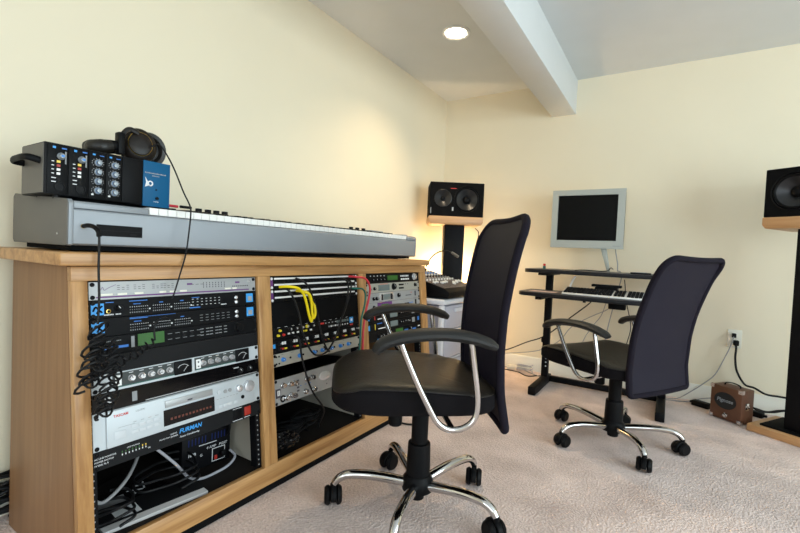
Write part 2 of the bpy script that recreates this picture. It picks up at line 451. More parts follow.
# ---- bay 1 -------------------------------------------------------
G1 = 'rack units in the left bay'
u = Unit('processor', 'silver rack unit with purple band, topmost in the left bay', 'rack unit', 0, zt, 1, 'silver', G1)
u.screws(xs=(-.2335, .2335))
u.part_rect('purple_band', -.226, .215, .0045, .0080, 'purple')
for x, w in ((-.203, .026), (-.168, .022), (-.128, .022), (-.066, .018), (-.038, .018), (-.008, .020), (.136, .020), (.160, .016)):
    u.part_rect('button', x - w / 2, x + w / 2, .0095, .0145, 'cream', .0022, bev=.0004)
b = u.mb()
b.T = u.TX(-.222, .022); b.tube([(0, 0, .0003), (.003, .012, .0003), (.006, .002, .0003), (.010, .009, .0003), (.014, .001, .0003), (.022, .006, .0003), (.040, .014, .0003)], .0005, 5, 'purple'); b.T = Matrix.Identity(4)
for x0 in (-.176, -.137, -.090, -.060): u.ticks(b, x0, x0 + .022, .0235, 3, .006, .0012, 'dark_mark'); u.ticks(b, x0, x0 + .022, .0285, 3, .006, .0012, 'dark_mark'); u.ticks(b, x0, x0 + .022, .0335, 2, .006, .0012, 'dark_mark')
for zz in (.020, .026, .032): u.ticks(b, .055, .125, zz, 8, .0025, .0035, 'dark_mark')
u.ticks(b, .02, .05, .029, 3, .009, .0012, 'dark_mark')
for x in (.012, .172): u.rect(b, x - .008, x + .008, .028, .033, 'purple')
u.ticks(b, .155, .21, .0185, 9, .0035, .0035, 'dark_mark')
b.build('lettering', None, u.root)
u.knob(.214, .031, .0035, 'alu', .004, 'power_button', None)

def blue_unit(label, ztop, first):
    u = Unit('converter', label, 'rack unit', 0, ztop, 1, 'black', G1)
    u.screws(m='gray_black')
    u.part_rect('badge', -.238, -.210, .008, .036, 'blue_tag')
    b = u.mb()
    b.T = u.TX(-.224, .022); b.tube([(-.010, -.004, .0007), (-.004, .006, .0007), (.003, -.002, .0007), (.010, -.008, .0007)], .0022, 6, 'black'); b.tube([(-.002, -.010, .0007), (.004, .002, .0007), (.010, .008, .0007)], .0022, 6, 'black'); b.T = Matrix.Identity(4)
    b.build('badge_drawing', None, u.root)
    if first:
        b = u.mb(); b.lathe([(.0052, .0001), (.0052, .0014), (.0036, .0016), (.0036, .0002)], 'gold', 18, u.AX(-.200, .016), cap=False); b.build('headphone_jack', None, u.root)
        u.knob(-.178, .022, .0085, 'black', .012, 'knob')
    b = u.mb()
    x0 = -.152
    u.rect(b, x0, x0 + .045, .0365, .0385, 'blue_mark'); u.rect(b, x0 + .01, x0 + .024, .0285, .0310, 'blue_mark')
    for g in range(3):
        xa = x0 + .002 + g * .058
        u.ticks(b, xa, xa + .043, .0225, 9, .0016, .0016, 'white_mark'); u.ticks(b, xa, xa + .043, .0085, 9, .0022, .0030, 'grey_mark')
        u.ticks(b, xa, xa + .043, .0155, 9, .0016, .0016, 'grey_mark')
        u.rect(b, xa + .016, xa + .026, .0285, .0310, 'blue_mark'); u.rect(b, xa + .0465, xa + .0505, .013, .0165, 'white_mark')
    if first:
        u.rect(b, -.206, -.188, .0365, .0385, 'blue_mark'); u.ticks(b, -.209, -.190, .0075, 7, .0020, .0030, 'white_mark'); u.ticks(b, -.183, -.173, .0075, 4, .0020, .0030, 'white_mark')
        u.rect(b, .017, .040, .0345, .0365, 'blue_mark'); u.rect(b, .010, .042, .0055, .0085, 'blue_mark')
        for zz in (.014, .023, .031): u.ticks(b, .02, .105, zz, 7, .005, .0014, 'white_mark')
        u.ticks(b, .112, .128, .0095, 6, .0020, .0030, 'white_mark')
    else:
        for zz in (.012, .020, .028): u.ticks(b, .045, .135, zz, 6, .009, .0012, 'grey_mark')
        u.rect(b, x0, x0 + .12, .0395, .0405, 'blue_mark')
    b.build('lettering', None, u.root)
    for zz in (.013, .027): u.knob(.165, zz, .0055, 'knob_silver', .004, 'button', None)
    t2 = u.part_rect('tag', .203, .229, .009, .037, 'blue_tag')
    b = u.mb(); u.rect(b, .209, .224, .013, .028, 'silver', y=-.0011)
    if not first: u.text(b, 'X', .2125, .015, .014, 'blue_tag')
    b.build('tag_print', None, u.root)
    return u
blue_unit('black rack unit with blue badge and gold headphone jack, second in the left bay', zt - U1, True)
blue_unit('black rack unit with blue badge but no jack, third in the left bay', zt - 2 * U1, False)

u = Unit('effects_processor', 'black rack unit with a green display in the left bay', 'rack unit', 0, zt - 3 * U1, 1, 'black', G1)
u.screws(m='gray_black')
u.part_rect('display', -.134, -.066, .011, .041, 'green_lcd', .0012)
u.part_rect('disk_slot', -.211, -.157, .013, .019, 'blue_mark', .001)
b = u.mb(); u.rect(b, -.207, -.180, .0145, .0175, 'white_mark', y=-.0012); u.ticks(b, -.21, -.175, .032, 10, .0025, .0022, 'grey_mark'); u.rect(b, -.150, -.142, .010, .038, 'grey_mark')
for zz in (.014, .023, .032):
    for x0 in (.045, .075, .105): u.ticks(b, x0, x0 + .018, zz, 2, .010, .0022, 'grey_mark')
u.ticks(b, -.05, .035, .031, 5, .012, .0012, 'grey_mark'); u.ticks(b, -.05, .035, .016, 5, .012, .0012, 'grey_mark')
b.build('lettering', None, u.root)
b = u.mb(); u.disc(b, -.012, .023, .005, 'gray_black', .003); u.disc(b, .012, .023, .005, 'gray_black', .003); b.build('buttons', None, u.root)
u.knob(.168, .022, .015, 'black', .012, 'jog_wheel', None)

u = Unit('blank_panel', 'plain black blank panel above the silver compressor in the left bay', 'rack panel', 0, zt - 4 * U1, 1, 'gray_black', G1, body=None)
u.screws(m='gray_black')

u = Unit('compressor', 'silver two-meter compressor with pale knobs in the left bay', 'rack unit', 0, zt - 5 * U1, 1, 'cd_silver', G1)
u.screws()
for x0 in (-.190, .006):
    s0 = .055 if x0 > 0 else 0
    pass
u.part_rect('control_panel', -.196, .010, .006, .041, 'slate'); u.part_rect('control_panel', .018, .204, .006, .041, 'slate')
for x in (-.153, -.128, -.104, -.080, -.056): u.knob(x, .0235, .0082, 'knob_silver', .011, pointer='dark_mark', ang=random.uniform(-2, 2))
for x in (.043, .067, .091, .116, .140): u.knob(x, .0235, .0082, 'knob_silver', .011, pointer='dark_mark', ang=random.uniform(-2, 2))
for x in (-.018, .178):
    f = u.part_rect('meter', x - .024, x + .024, .005, .042, 'black', .005, bev=.001)
    b = u.mb(); b.T = Matrix.Translation((x, -.0053, .012)); b.tube([(-.016, 0, .012), (-.008, 0, .018), (.004, 0, .019), (.015, 0, .013)], .0006, 5, 'white_mark'); b.tube([(0, 0, 0), (.012, 0, .014)], .0005, 5, 'white_mark', sm=0); b.T = Matrix.Identity(4); b.build('meter_scale', None, u.root)
for x in (-.183, .029):
    u.part_rect('switch_plate', x - .007, x + .007, .010, .036, 'white', .002)
    b = u.mb(); u.rect(b, x - .002, x + .002, .014, .018, 'dark_mark', y=-.002); u.rect(b, x - .002, x + .002, .026, .031, 'dark_mark', y=-.002); b.build('switch', None, u.root)
b = u.mb()
for zz in (.010, .022, .034): u.rect(b, -.226, -.210, zz, zz + .003, 'grey_mark')
u.rect(b, -.19, .0, .0068, .0082, 'green_cable', y=-.001); u.rect(b, .02, .17, .0068, .0082, 'green_cable', y=-.001)
for x in (-.153, -.128, -.104, -.080, -.056, .043, .067, .091, .116, .140): u.rect(b, x - .005, x + .005, .0365, .0380, 'white_mark', y=-.001)
b.build('lettering', None, u.root)

u = Unit('power_amplifier', 'tilted glossy black rack unit above the pale disc recorder', 'rack unit', 0, zt - 6 * U1 + .0005, 1, 'black_glass', G1, body='black_metal', depth=.20)
u.screws(m='black')
u.part_rect('trim_bar', -.12, .232, .002, .0045, 'silver', .003)
b = u.mb()
for zz in (.008, .018, .028): u.rect(b, -.214, -.200, zz, zz + .0035, 'white_mark')
u.rect(b, -.152, -.140, .008, .032, 'grey_mark'); u.ticks(b, .148, .163, .031, 5, .0022, .0030, 'white_mark')
b.build('lettering', None, u.root)
for x in (.17, .205): u.knob(x, .020, .009, 'gray_black', .008)

u = Unit('disc_recorder', 'two-unit pale silver disc recorder with disc tray in the left bay', 'disc recorder', 0, zt - 7 * U1, 2, 'cd_silver', G1)
u.screws()
u.part_rect('bezel', -.214, .214, .001, u.h - .001, 'cd_silver', .006, bev=.0015)
F = -.006
u.part_rect('disc_tray', -.074, .066, .060, .078, 'silver', .003, y=F, bev=.0008)
u.part_rect('display', -.078, .072, .012, .054, 'black_glass', .001, y=F)
u.part_rect('power_button', -.199, -.172, .018, .036, 'button_pale', .002, y=F, bev=.0008)
for x in (-.150, -.132, -.114, -.096):
    for zz in (.020, .034): u.part_rect('button', x - .008, x + .008, zz, zz + .008, 'button_pale', .0015, y=F, bev=.0006)
for x in (.092, .108, .124, .146): u.part_rect('button', x - .007, x + .007, .014, .023, 'button_pale', .0015, y=F, bev=.0006)
b = u.mb(); b.T = Matrix.Translation((0, F, 0))
b.T = Matrix.Identity(4)
for x, z, r_, m_ in ((.109, .060, .0055, 'silver'), (.125, .060, .0055, 'silver'), (.087, .062, .006, 'button_pale'), (.170, .028, .0055, 'black')):
    b = u.mb(); b.T = Matrix.Translation((0, F, 0)); u.disc(b, x, z, r_, m_, .003); b.build('socket', None, u.root)
b = u.mb(); b.T = Matrix.Translation((0, F, 0)); b.lathe([(.0105, .0001), (.0105, .010), (.009, .011), (0, .011)], 'knob_silver', 20, u.AX(.156, .058)); b.build('knob', None, u.root)
b = u.mb(); b.T = Matrix.Translation((0, F, 0)); b.lathe([(.0175, .0001), (.0175, .012), (.015, .013), (0, .013)], 'knob_silver', 24, u.AX(.191, .058)); b.build('knob', None, u.root)
b = u.mb(); b.T = Matrix.Translation((0, F, 0))
u.text(b, 'TASCAM', -.199, .071, .0088, 'red', bold=.0002); u.text(b, 'CD-RW', -.148, .071, .0066, 'grey_mark')
u.rect(b, -.190, -.150, .0435, .0441, 'grey_mark'); u.rect(b, -.012, .002, .064, .068, 'dark_mark', y=-.003)
u.ticks(b, .083, .150, .042, 7, .006, .001, 'grey_mark'); u.ticks(b, -.150, -.096, .048, 4, .008, .001, 'grey_mark')
b.T = Matrix.Identity(4); b.build('lettering', None, u.root)
b = u.mb()
for i in range(12): u.rect(b, -.060 + i * .0105, -.054 + i * .0105, .024, .030, 'amber', y=F - .0010, d=.0002)
b.build('display_segments', None, u.root)

u = Unit('power_conditioner', 'dark power conditioner strip with blue lettering and red switch', 'power strip', 0, zt - 9 * U1, 1, 'gray_black', G1, body=None)
b = MB(); b.box(-.215, .215, .0035, .20, .012, u.h - .002); b.build('chassis', 'black_metal', u.root)
u.screws(m='black')
b = u.mb()
u.text(b, 'FURMAN', -.034, .0235, .0165, 'blue_tag', shear=.25, bold=.0004)
u.text(b, 'Power Conditioning', -.033, .0115, .0070, 'white_mark', shear=.3)
u.text(b, 'AC LINE MONITOR', -.240, .026, .0055, 'white_mark'); u.text(b, 'POWER FACTOR', -.240, .0185, .0055, 'white_mark'); u.text(b, 'MODEL PL-8', -.240, .011, .0055, 'white_mark')
for i in range(8):
    x = -.180 + i * .008
    u.rect(b, x, x + .0022, .018, .022, 'white_mark'); u.rect(b, x, x + .0022, .024, .0285, 'green_lcd' if i < 6 else 'yellow_led')
u.text(b, 'LINE VOLTAGE', -.168, .0315, .0045, 'white_mark'); u.text(b, 'PROTECTION', -.088, .021, .0045, 'white_mark'); u.text(b, 'OK', -.118, .013, .0045, 'white_mark')
u.text(b, 'LIGHTS', -.058, .027, .0055, 'white_mark'); u.text(b, 'DIMMER', -.058, .020, .0055, 'white_mark')
u.rect(b, .136, .172, .0035, .005, 'white_mark'); u.rect(b, .138, .170, .039, .0405, 'white_mark'); u.rect(b, .178, .20, .0045, .006, 'white_mark')
b.build('lettering', None, u.root)
u.part_rect('socket', .140, .168, .007, .036, 'black', .003, bev=.0008)
u.part_rect('rocker_switch', .178, .201, .0105, .037, 'red_led', .004, bev=.001)

# ---- bay 2 -------------------------------------------------------
G2 = 'rack units in the middle bay'
def patchbay(label, ztop):
    u = Unit('patch_bay', label, 'patch bay', 1, ztop, 1, 'black', G2, depth=.12)
    u.screws(m='white')
    jm = u.mb()
    for zz, nm in ((.034, 0), (.0125, 1)):
        u.part_rect('label_strip', -.222, .222, zz, zz + .0062, 'white', .0012)
        for i in range(24):
            x = -.212 + i * .0184
            jm.lathe([(.0038, .0001), (.0038, .0012), (.0022, .0012), (.0022, .0003)], 'gray_black', 8, u.AX(x, zz - .0065), cap=False)
    jm.build('jack_row', None, u.root)
    u.part_rect('side_tab', -.240, -.228, .004, .040, 'purple', .0006)
    return u
patchbay('black patch bay with white label strips, topmost in the middle bay', zt)
patchbay('black patch bay with white label strips, second in the middle bay', zt - U1)
u = Unit('blank_panel', 'tall plain black panel behind the yellow cables in the middle bay', 'rack panel', 1, zt - 2 * U1, 2, 'black_matte', G2, body=None)

def preamp(label, ztop, kind):
    u = Unit('preamplifier', label, 'rack unit', 1, ztop, 1, 'black', G2)
    u.screws(m='gray_black')
    if kind == 0:
        for x, z, m in ((-.207, .030, 'yellow_cap'), (-.216, .014, 'yellow_cap'), (-.191, .014, 'red')): u.knob(x, z, .0048, m, .008, 'knob', None)
        for i, x in enumerate((-.159, -.130, -.101, -.075, -.045)): u.knob(x, .030, .0065, 'yellow_cap' if i == 3 else 'gray_black', .009, 'knob', 'white_mark', ang=random.uniform(-2, 2), cap='knob_silver')
        for i, x in enumerate((-.166, -.146, -.122, -.095, -.080, -.055)): u.part_rect('button', x - .0045, x + .0045, .012, .018, 'yellow_cap' if i in (4, 3) else 'white', .003)
        for i in range(6): u.part_rect('button', .045 + i * .0125, .052 + i * .0125, .012, .018, 'white' if i % 2 else 'grey_mark', .003)
        u.part_rect('button', .0, .018, .028, .034, 'red', .003)
        for i in range(5): u.part_rect('button', .095 + i * .016, .105 + i * .016, .024, .034, 'grey_lcd', .003)
        b = u.mb()
        for i in range(5): u.rect(b, .097 + i * .016, .103 + i * .016, .011, .0155, 'white_mark')
        u.ticks(b, -.21, .16, .041, 12, .012, .001, 'white_mark'); u.ticks(b, .03, .09, .030, 4, .007, .002, 'white_mark')
        b.build('lettering', None, u.root)
        u.part_rect('tag', .178, .202, .014, .038, 'blue_tag', .001)
        b = u.mb(); u.rect(b, .181, .200, .004, .010, 'red'); u.rect(b, .185, .196, .022, .032, 'white', y=-.0011); b.build('tag_print', None, u.root)
    else:
        for i in range(8):
            x = -.212 + i * .0555
            u.knob(x, .030, .0068, 'gray_black', .009, 'knob', 'white_mark', ang=random.uniform(-2, 2)); u.knob(x, .013, .0068, 'gray_black', .009, 'knob', 'red', ang=random.uniform(-2, 2))
            b = u.mb()
            u.rect(b, x + .012, x + .019, .026, .036, 'white', d=.003); u.rect(b, x + .023, x + .030, .026, .036, 'white_mark', d=.003)
            u.rect(b, x + .012, x + .019, .009, .015, 'red', d=.003); u.rect(b, x + .023, x + .034, .009, .014, 'yellow_cap', d=.003)
            b.build('button_cluster', None, u.root)
        u.part_rect('tag', -.241, -.229, .018, .032, 'blue_tag', .001)
        b = u.mb(); b.lathe([(.004, 0), (.004, .012), (.002, .014), (0, .014)], 'knob_silver', 12, u.AX(.225, .032)); b.build('toggle', None, u.root)
    return u
preamp('black preamplifier with blue tag at its right, in the middle bay', zt - 4 * U1 + .004, 0)
preamp('black preamplifier with eight knob pairs above the blue-knobbed unit', zt - 5 * U1 + .003, 1)

u = Unit('equalizer', 'silver rack unit with a row of blue knobs in the middle bay', 'rack unit', 1, zt - 6 * U1 + .001, 1, 'silver_warm', G2)
u.screws()
for x in (-.198, -.119, .001 - .045, .001, .054, .109, .160): u.knob(x, .021, .0078, 'blue_knob', .011, 'knob', 'white_mark', ang=random.uniform(-2, 2))
b = u.mb()
for x in (-.163, -.100, -.028, .020, .074, .128, .178): u.disc(b, x, .022, .0036, 'black', .003)
for x in (-.227, -.215): u.disc(b, x, .010, .003, 'black', .002); u.disc(b, x, .034, .003, 'black', .002)
u.ticks(b, -.2, .18, .039, 9, .014, .001, 'dark_mark')
b.build('switches', None, u.root)

u = Unit('channel_strip', 'two-unit silver channel strip with oval badge in the middle bay', 'rack unit', 1, zt - 8 * U1 + .003, 2, 'silver', G2)
u.screws(m='gray_black')
f = u.part_rect('meter', -.238 + .003, -.216, .026, .056, 'dark_mark', .003)
b = u.mb(); u.rect(b, -.231, -.219, .034, .051, 'white', y=-.0031); u.rect(b, -.226, -.2245, .036, .048, 'dark_mark', y=-.0037); b.build('meter_face', None, u.root)
for x, z in ((-.187, .018), (-.167, .022), (-.152, .017), (-.203, .064), (-.169, .062), (-.150, .060), (-.087, .062), (-.058, .062), (-.096, .018), (-.052, .016)):
    u.knob(x, z, .0105, 'chrome', .013, 'knob', 'dark_mark', ang=random.uniform(-2, 2))
b = u.mb(); b.lathe([(.012, .0001), (.012, .002), (.009, .002), (.009, .0004), (0, .0004)], 'black', 20, u.AX(-.205, .019)); b.lathe([(.006, .0006), (.006, .002), (0, .002)], 'knob_silver', 14, u.AX(-.205, .019)); b.build('input_jack', None, u.root)
b = u.mb()
for zz in (.026, .038, .050, .062): u.rect(b, -.137, -.127, zz, zz + .006, 'dark_mark', d=.002)
u.ticks(b, -.118, -.07, .044, 3, .008, .002, 'blue_mark'); u.ticks(b, .0, .08, .030, 6, .008, .0012, 'grey_mark'); u.disc(b, .02, .020, .003, 'dark_mark')
b.build('lettering', None, u.root)
b = u.mb(); T = u.AX(.010, .054) @ Matrix.Diagonal((1.9, 1, 1, 1)); b.lathe([(.017, .0001), (.017, .002), (.0145, .003), (0, .0036)], 'knob_silver', 32, T); b.build('badge', None, u.root)
for x in (.09, .13, .17, .21): u.knob(x, .05, .010, 'chrome', .013); u.knob(x, .02, .010, 'chrome', .013)

# ---- bay 3 -------------------------------------------------------
G3 = 'rack units in the right bay'
u = Unit('reverb_unit', 'black reverb unit with green screen and round dial, topmost in the right bay', 'rack unit', 2, zt, 1, 'black', G3)
u.screws(m='gray_black')
u.part_rect('display', -.062, .028, .012, .034, 'green_lcd', .0012)
u.knob(.190, .024, .0185, 'knob_silver', .012, 'dial', 'black', ang=-.9)
b = u.mb()
u.ticks(b, -.20, -.09, .034, 5, .006, .004, 'white_mark'); u.ticks(b, .062, .13, .030, 6, .008, .008, 'white_mark')
for i in range(4): u.rect(b, .060 + i * .021, .074 + i * .021, .010, .0175, 'white', d=.002)
b.build('lettering', None, u.root)
for x in (-.185, -.155, -.125, -.095): u.knob(x, .015, .0072, 'gray_black', .008)
u = Unit('multi_effects', 'cream silver rack unit with grey screen and black dial in the right bay', 'rack unit', 2, zt - U1, 1, 'silver_warm', G3)
u.screws(m='gray_black')
u.part_rect('display', -.143, -.048, .008, .036, 'grey_lcd', .0012)
u.knob(-.012, .024, .0165, 'black', .012, 'dial', 'grey_mark'); u.knob(.197, .026, .010, 'black', .010); u.knob(-.175, .020, .008, 'black', .008); u.knob(-.205, .018, .005, 'black', .006)
for zz in (.010, .027): u.part_rect('button', .038, .082, zz, zz + .008, 'black', .002)
b = u.mb(); u.rect(b, -.13, -.06, .0385, .0405, 'red'); u.ticks(b, .10, .125, .033, 2, .006, .005, 'dark_mark'); b.build('lettering', None, u.root)
u = Unit('guitar_processor', 'silver rack unit with framed grey screen, third in the right bay', 'rack unit', 2, zt - 2 * U1, 1, 'silver', G3)
u.screws(m='gray_black')
u.part_rect('screen_frame', -.138, -.020, .003, .041, 'knob_silver', .004, bev=.0015); u.part_rect('display', -.108, -.052, .009, .035, 'grey_lcd', .0005, y=-.004)
b = u.mb(); u.rect(b, -.126, -.112, .008, .036, 'black', y=-.004); u.rect(b, -.048, -.030, .008, .036, 'black', y=-.004); u.rect(b, .098, .155, .017, .021, 'dark_mark'); u.rect(b, .150, .160, .030, .034, 'red'); u.rect(b, .190, .204, .012, .038, 'dark_mark'); b.build('lettering', None, u.root)
u.knob(.029, .024, .011, 'black', .010); u.knob(-.185, .018, .0085, 'black', .009); u.knob(-.160, .018, .0085, 'black', .009)
u = Unit('sampler', 'silver rack unit with purple section and small green screen in the right bay', 'rack unit', 2, zt - 3 * U1, 1, 'silver', G3)
u.screws(m='gray_black')
u.part_rect('purple_section', -.155, -.035, .001, .043, 'purple', .002); u.part_rect('display', -.126, -.068, .008, .034, 'green_lcd', .0008, y=-.002)
u.knob(-.185, .022, .010, 'black', .010); u.knob(-.05, .022, .006, 'black', .008)
for i in range(5): u.knob(-.008 + i * .015, .021, .0048, 'black', .007)
for x in (.085, .108): u.part_rect('button', x, x + .018, .018, .026, 'black', .002)
b = u.mb(); u.rect(b, .13, .17, .022, .026, 'blue_mark'); u.rect(b, .19, .205, .008, .038, 'black'); b.build('lettering', None, u.root)
def delay(label, ztop, k):
    u = Unit('delay_unit', label, 'rack unit', 2, ztop, 1, 'black', G3)
    u.screws(m='gray_black')
    u.part_rect('tag', -.239, -.224, .010, .034, 'blue_tag', .001)
    u.part_rect('display', -.055, .010, .010, .036, 'grey_lcd', .0012)
    for i in range(5): u.knob(.030 + i * .021, .024, .0085, 'black', .010, ang=random.uniform(-2, 2))
    b = u.mb(); u.rect(b, -.165, -.125, .034, .038, 'blue_mark'); u.rect(b, -.160, -.095, .010, .014, 'white_mark'); u.rect(b, -.185, -.180, .010, .036, 'yellow_cap' if k else 'red'); u.rect(b, .150, .178, .010, .034, 'grey_mark'); u.rect(b, .207, .222, .014, .034, 'blue_mark' if k else 'purple'); b.build('lettering', None, u.root)
delay('black rack unit with five knobs just under the purple-sectioned unit', zt - 4 * U1, 0)
delay('black rack unit with five knobs above the blue-striped unit', zt - 5 * U1, 1)
u = Unit('synth_module', 'black rack unit with a bright blue bottom stripe in the right bay', 'rack unit', 2, zt - 6 * U1, 1, 'black', G3)
u.screws(m='gray_black')
u.part_rect('blue_stripe', -.17, .19, .004, .011, 'blue_tag', .001)
u.part_rect('display', -.01, .055, .014, .038, 'green_lcd', .0012)
for x in (-.155, -.125, -.095, -.065): u.knob(x, .022, .010, 'black', .011, ang=random.uniform(-2, 2))
u.knob(.122, .025, .012, 'black', .012)
b = u.mb(); u.rect(b, .07, .105, .016, .026, 'blue_mark'); u.rect(b, .15, .185, .016, .024, 'blue_mark'); u.rect(b, .207, .228, .026, .031, 'white'); b.build('lettering', None, u.root)

# ------------------------------------------------------------------ loose things at the bottom of the racks
SH = .0702
# black power supply box in left bay
t = thing('power_supply', 'black vented box with white lettering on the left bay floor', 'power supply', (-1.315, .870, SH), R(-6))
b = MB(); b.box(-.10, .052, -.085, .080, .002, .118, bev=.003); b.build('case', 'black_metal', t)
b = MB()
for i in range(12):
    y = -.065 + i * .011
    if i == 6: continue
    b.box(.0521, .0527, y, y + .003, .086, .108, 'vent_blue')
TF = Matrix(((0, 0, 1, .0524), (1, 0, 0, 0), (0, 1, 0, 0), (0, 0, 0, 1)))
b.box(.0521, .0528, -.030, .030, .078, .080, 'white_mark')
b.text('4 AMP', .012, TF @ Matrix.Translation((-.005, .060, 0)), 'white_mark', shear=.2)
b.text('POST', .012, TF @ Matrix.Translation((.038, .060, 0)), 'white_mark', shear=.2)
b.text('1000', .013, TF @ Matrix.Translation((-.066, .052, 0)), 'white_mark', bold=.0004)
b.text('G', .012, TF @ Matrix.Translation((-.026, .042, 0)), 'white_mark')
b.build('lettering', None, t)
b = MB(); b.box(.0521, .0532, .015, .060, .012, .056, 'white_mark'); b.box(.0533, .0537, .017, .058, .014, .054, 'black'); b.build('socket_plate', None, t)
b = MB(); b.box(.0538, .058, .022, .031, .018, .032, bev=.0008); b.build('rocker_switch', 'red_led', t)
b = MB(); b.box(.0538, .070, .040, .056, .026, .044, bev=.002); b.build('plug', 'black', t)
cable('power_cable', [(-1.243, .935, .108), (-1.215, .935, .095), (-1.20, .90, .082), (-1.20, .85, .0755), (-1.20, .80, .078), (-1.20, .76, .10), (-1.205, .72, .155), (-1.23, .67, .215), (-1.27, .63, .25)], .0042, 'white_cable', 'pale cord hanging from above into the vented black box', 'cord')
# booklet
t = thing('booklet', 'white paged booklet lying on the left bay floor', 'booklet', (-1.192, .645, SH), R(-7))
b = MB()
b.box(-.055, .055, -.13, .135, .0006, .009, 'paper'); b.build('pages', None, t)
b = MB(); b.box(-.056, .030, -.131, .136, .0092, .0102, 'gray_black'); b.build('cover', None, t)
b = MB(); b.box(-.03, .02, -.09, -.03, .0103, .0106, 'white_mark'); b.build('cover_print', None, t)
# dark magazine
t = thing('magazine', 'dark magazine with a pale patch leaning among the cables', 'magazine', (-1.30, .60, SH + .001), R(20))
b = MB(); b.box(-.09, .09, -.11, .11, 0, .006, bev=.001); b.build('cover', 'black_glass', t)
b = MB(); b.prism([(-.02, -.05), (.05, -.08), (.07, -.02), (.01, .02)], .0062, .0066, 'z'); b.build('cover_patch', 'grey_cable', t)
b = MB(); b.text('XX', .045, Matrix.Translation((.04, .03, .0064)) @ Matrix.Rotation(R(90), 4, 'Z'), 'white_mark'); b.build('lettering', None, t)
rb = random.Random(3)
for k, (cx, cy, rr, lab) in enumerate(((-1.17, .535, .055, 'black cable coiled by the left stile of the left bay'), (-1.235, .72, .085, 'black cable looped in front of the vented box'))):
    pts = []
    for i in range(26):
        a = i * .62; q = rr * (1 + .16 * math.sin(i * 1.9))
        pts.append((cx + .75 * q * math.cos(a), cy + q * math.sin(a), SH + .022 + .0022 * i + .006 * math.sin(i * 1.3)))
    cable('coiled_cable', pts, .0038, 'rubber', lab, group='cables in the bottom of the racks')
cable('audio_cable', [(-1.20, .49, .25), (-1.18, .49, .18), (-1.185, .52, .14), (-1.20, .58, .165), (-1.26, .64, .19), (-1.33, .68, .20)], .0045, 'grey_cable', 'bluish grey cable arching near the left stile')
cable('audio_cable', [(-1.24, .93, .245), (-1.235, .925, .20), (-1.26, .935, .16), (-1.33, .945, .13), (-1.40, .93, .10)], .0048, 'rubber', 'thick black cable dropping beside the pale divider')
for k, lab in enumerate(('black cable heaped nearest the stile in the middle bay', 'black cable heaped in the middle of the middle bay', 'black cable running back in the middle bay')):
    pts = []; cy = 1.10 + .10 * k
    for i in range(24):
        a = i * .8 + k; q = .05 + .012 * math.sin(i * 2.3 + k)
        pts.append((-1.19 - .03 * k + .8 * q * math.cos(a), cy + q * 1.2 * math.sin(a), SH + .006 + .0022 * i + .004 * k))
    cable('coiled_cable', pts, .0042, 'rubber', lab, group='cables in the bottom of the racks')
# crumpled clear plastic bag
bm = bmesh.new(); bmesh.ops.create_icosphere(bm, subdivisions=4, radius=1)
for q in bm.verts:
    n = .75 + .25 * rb.random()
    q.co = Vector((q.co.x * .045 * n, q.co.y * .065 * n, max(0, q.co.z + .5) * .030 * n))
b = MB(); b.merge(bm, 'plastic_bag' if 'plastic_bag' in M else 'black_glass'); o = b.build('plastic_bag', None); o.location = (-1.12, 1.065, SH + .045)
tag(o, 'crumpled shiny dark plastic bag on the cable heap in the middle bay', 'bag')
# cable running out over the bottom rail to the carpet
cable('audio_cable', [(-1.17, 1.62, .09), (-1.115, 1.66, .102), (-1.075, 1.685, .090), (-1.062, 1.70, .045), (-1.04, 1.71, .012), (-.985, 1.74, .0055), (-.96, 1.79, .0055)], .0045, 'rubber', 'black cable spilling from the console onto the carpet')

# patch cables
cable('patch_cable', [(-1.145, 1.040, .669), (-1.118, 1.052, .672), (-1.105, 1.09, .665), (-1.105, 1.119, .640), (-1.104, 1.135, .603), (-1.103, 1.148, .563), (-1.103, 1.160, .541), (-1.108, 1.168, .560), (-1.117, 1.172, .60), (-1.128, 1.168, .635), (-1.140, 1.16, .650)], .0048, 'yellow', 'bright yellow patch cable looping from the top patch bay, left end', group='patch cables in the middle bay')
cable('patch_cable', [(-1.145, 1.120, .652), (-1.112, 1.128, .650), (-1.104, 1.15, .635), (-1.104, 1.160, .600), (-1.103, 1.163, .570), (-1.103, 1.172, .552), (-1.106, 1.182, .575), (-1.118, 1.178, .62), (-1.140, 1.172, .645)], .0048, 'yellow', 'shorter bright yellow patch cable nested right of the longer one', group='patch cables in the middle bay')
cable('patch_cable', [(-1.152, 1.425, .697), (-1.122, 1.439, .696), (-1.112, 1.49, .688), (-1.107, 1.518, .652), (-1.104, 1.511, .606), (-1.102, 1.489, .543), (-1.098, 1.472, .470), (-1.088, 1.460, .39), (-1.08, 1.452, .33)], .0046, 'red_cable', 'red cable draped over the stile right of the patch bays', group='patch cables in the middle bay')
cable('patch_cable', [(-1.146, 1.430, .648), (-1.122, 1.442, .647), (-1.116, 1.478, .644), (-1.113, 1.496, .62), (-1.109, 1.488, .575), (-1.103, 1.461, .514), (-1.092, 1.445, .45), (-1.084, 1.432, .39)], .004, 'green_cable', 'green cable hanging just inside the red one', group='patch cables in the middle bay')
PG = 'patch cables in the middle bay'
cable('patch_cable', [(-1.152, 1.122, .697), (-1.126, 1.130, .689), (-1.118, 1.154, .667), (-1.112, 1.175, .622), (-1.107, 1.19, .577), (-1.100, 1.204, .513), (-1.096, 1.221, .461), (-1.092, 1.243, .423), (-1.10, 1.262, .415), (-1.135, 1.27, .425)], .0034, 'rubber', 'black patch cable hanging just right of the yellow cables', group=PG)
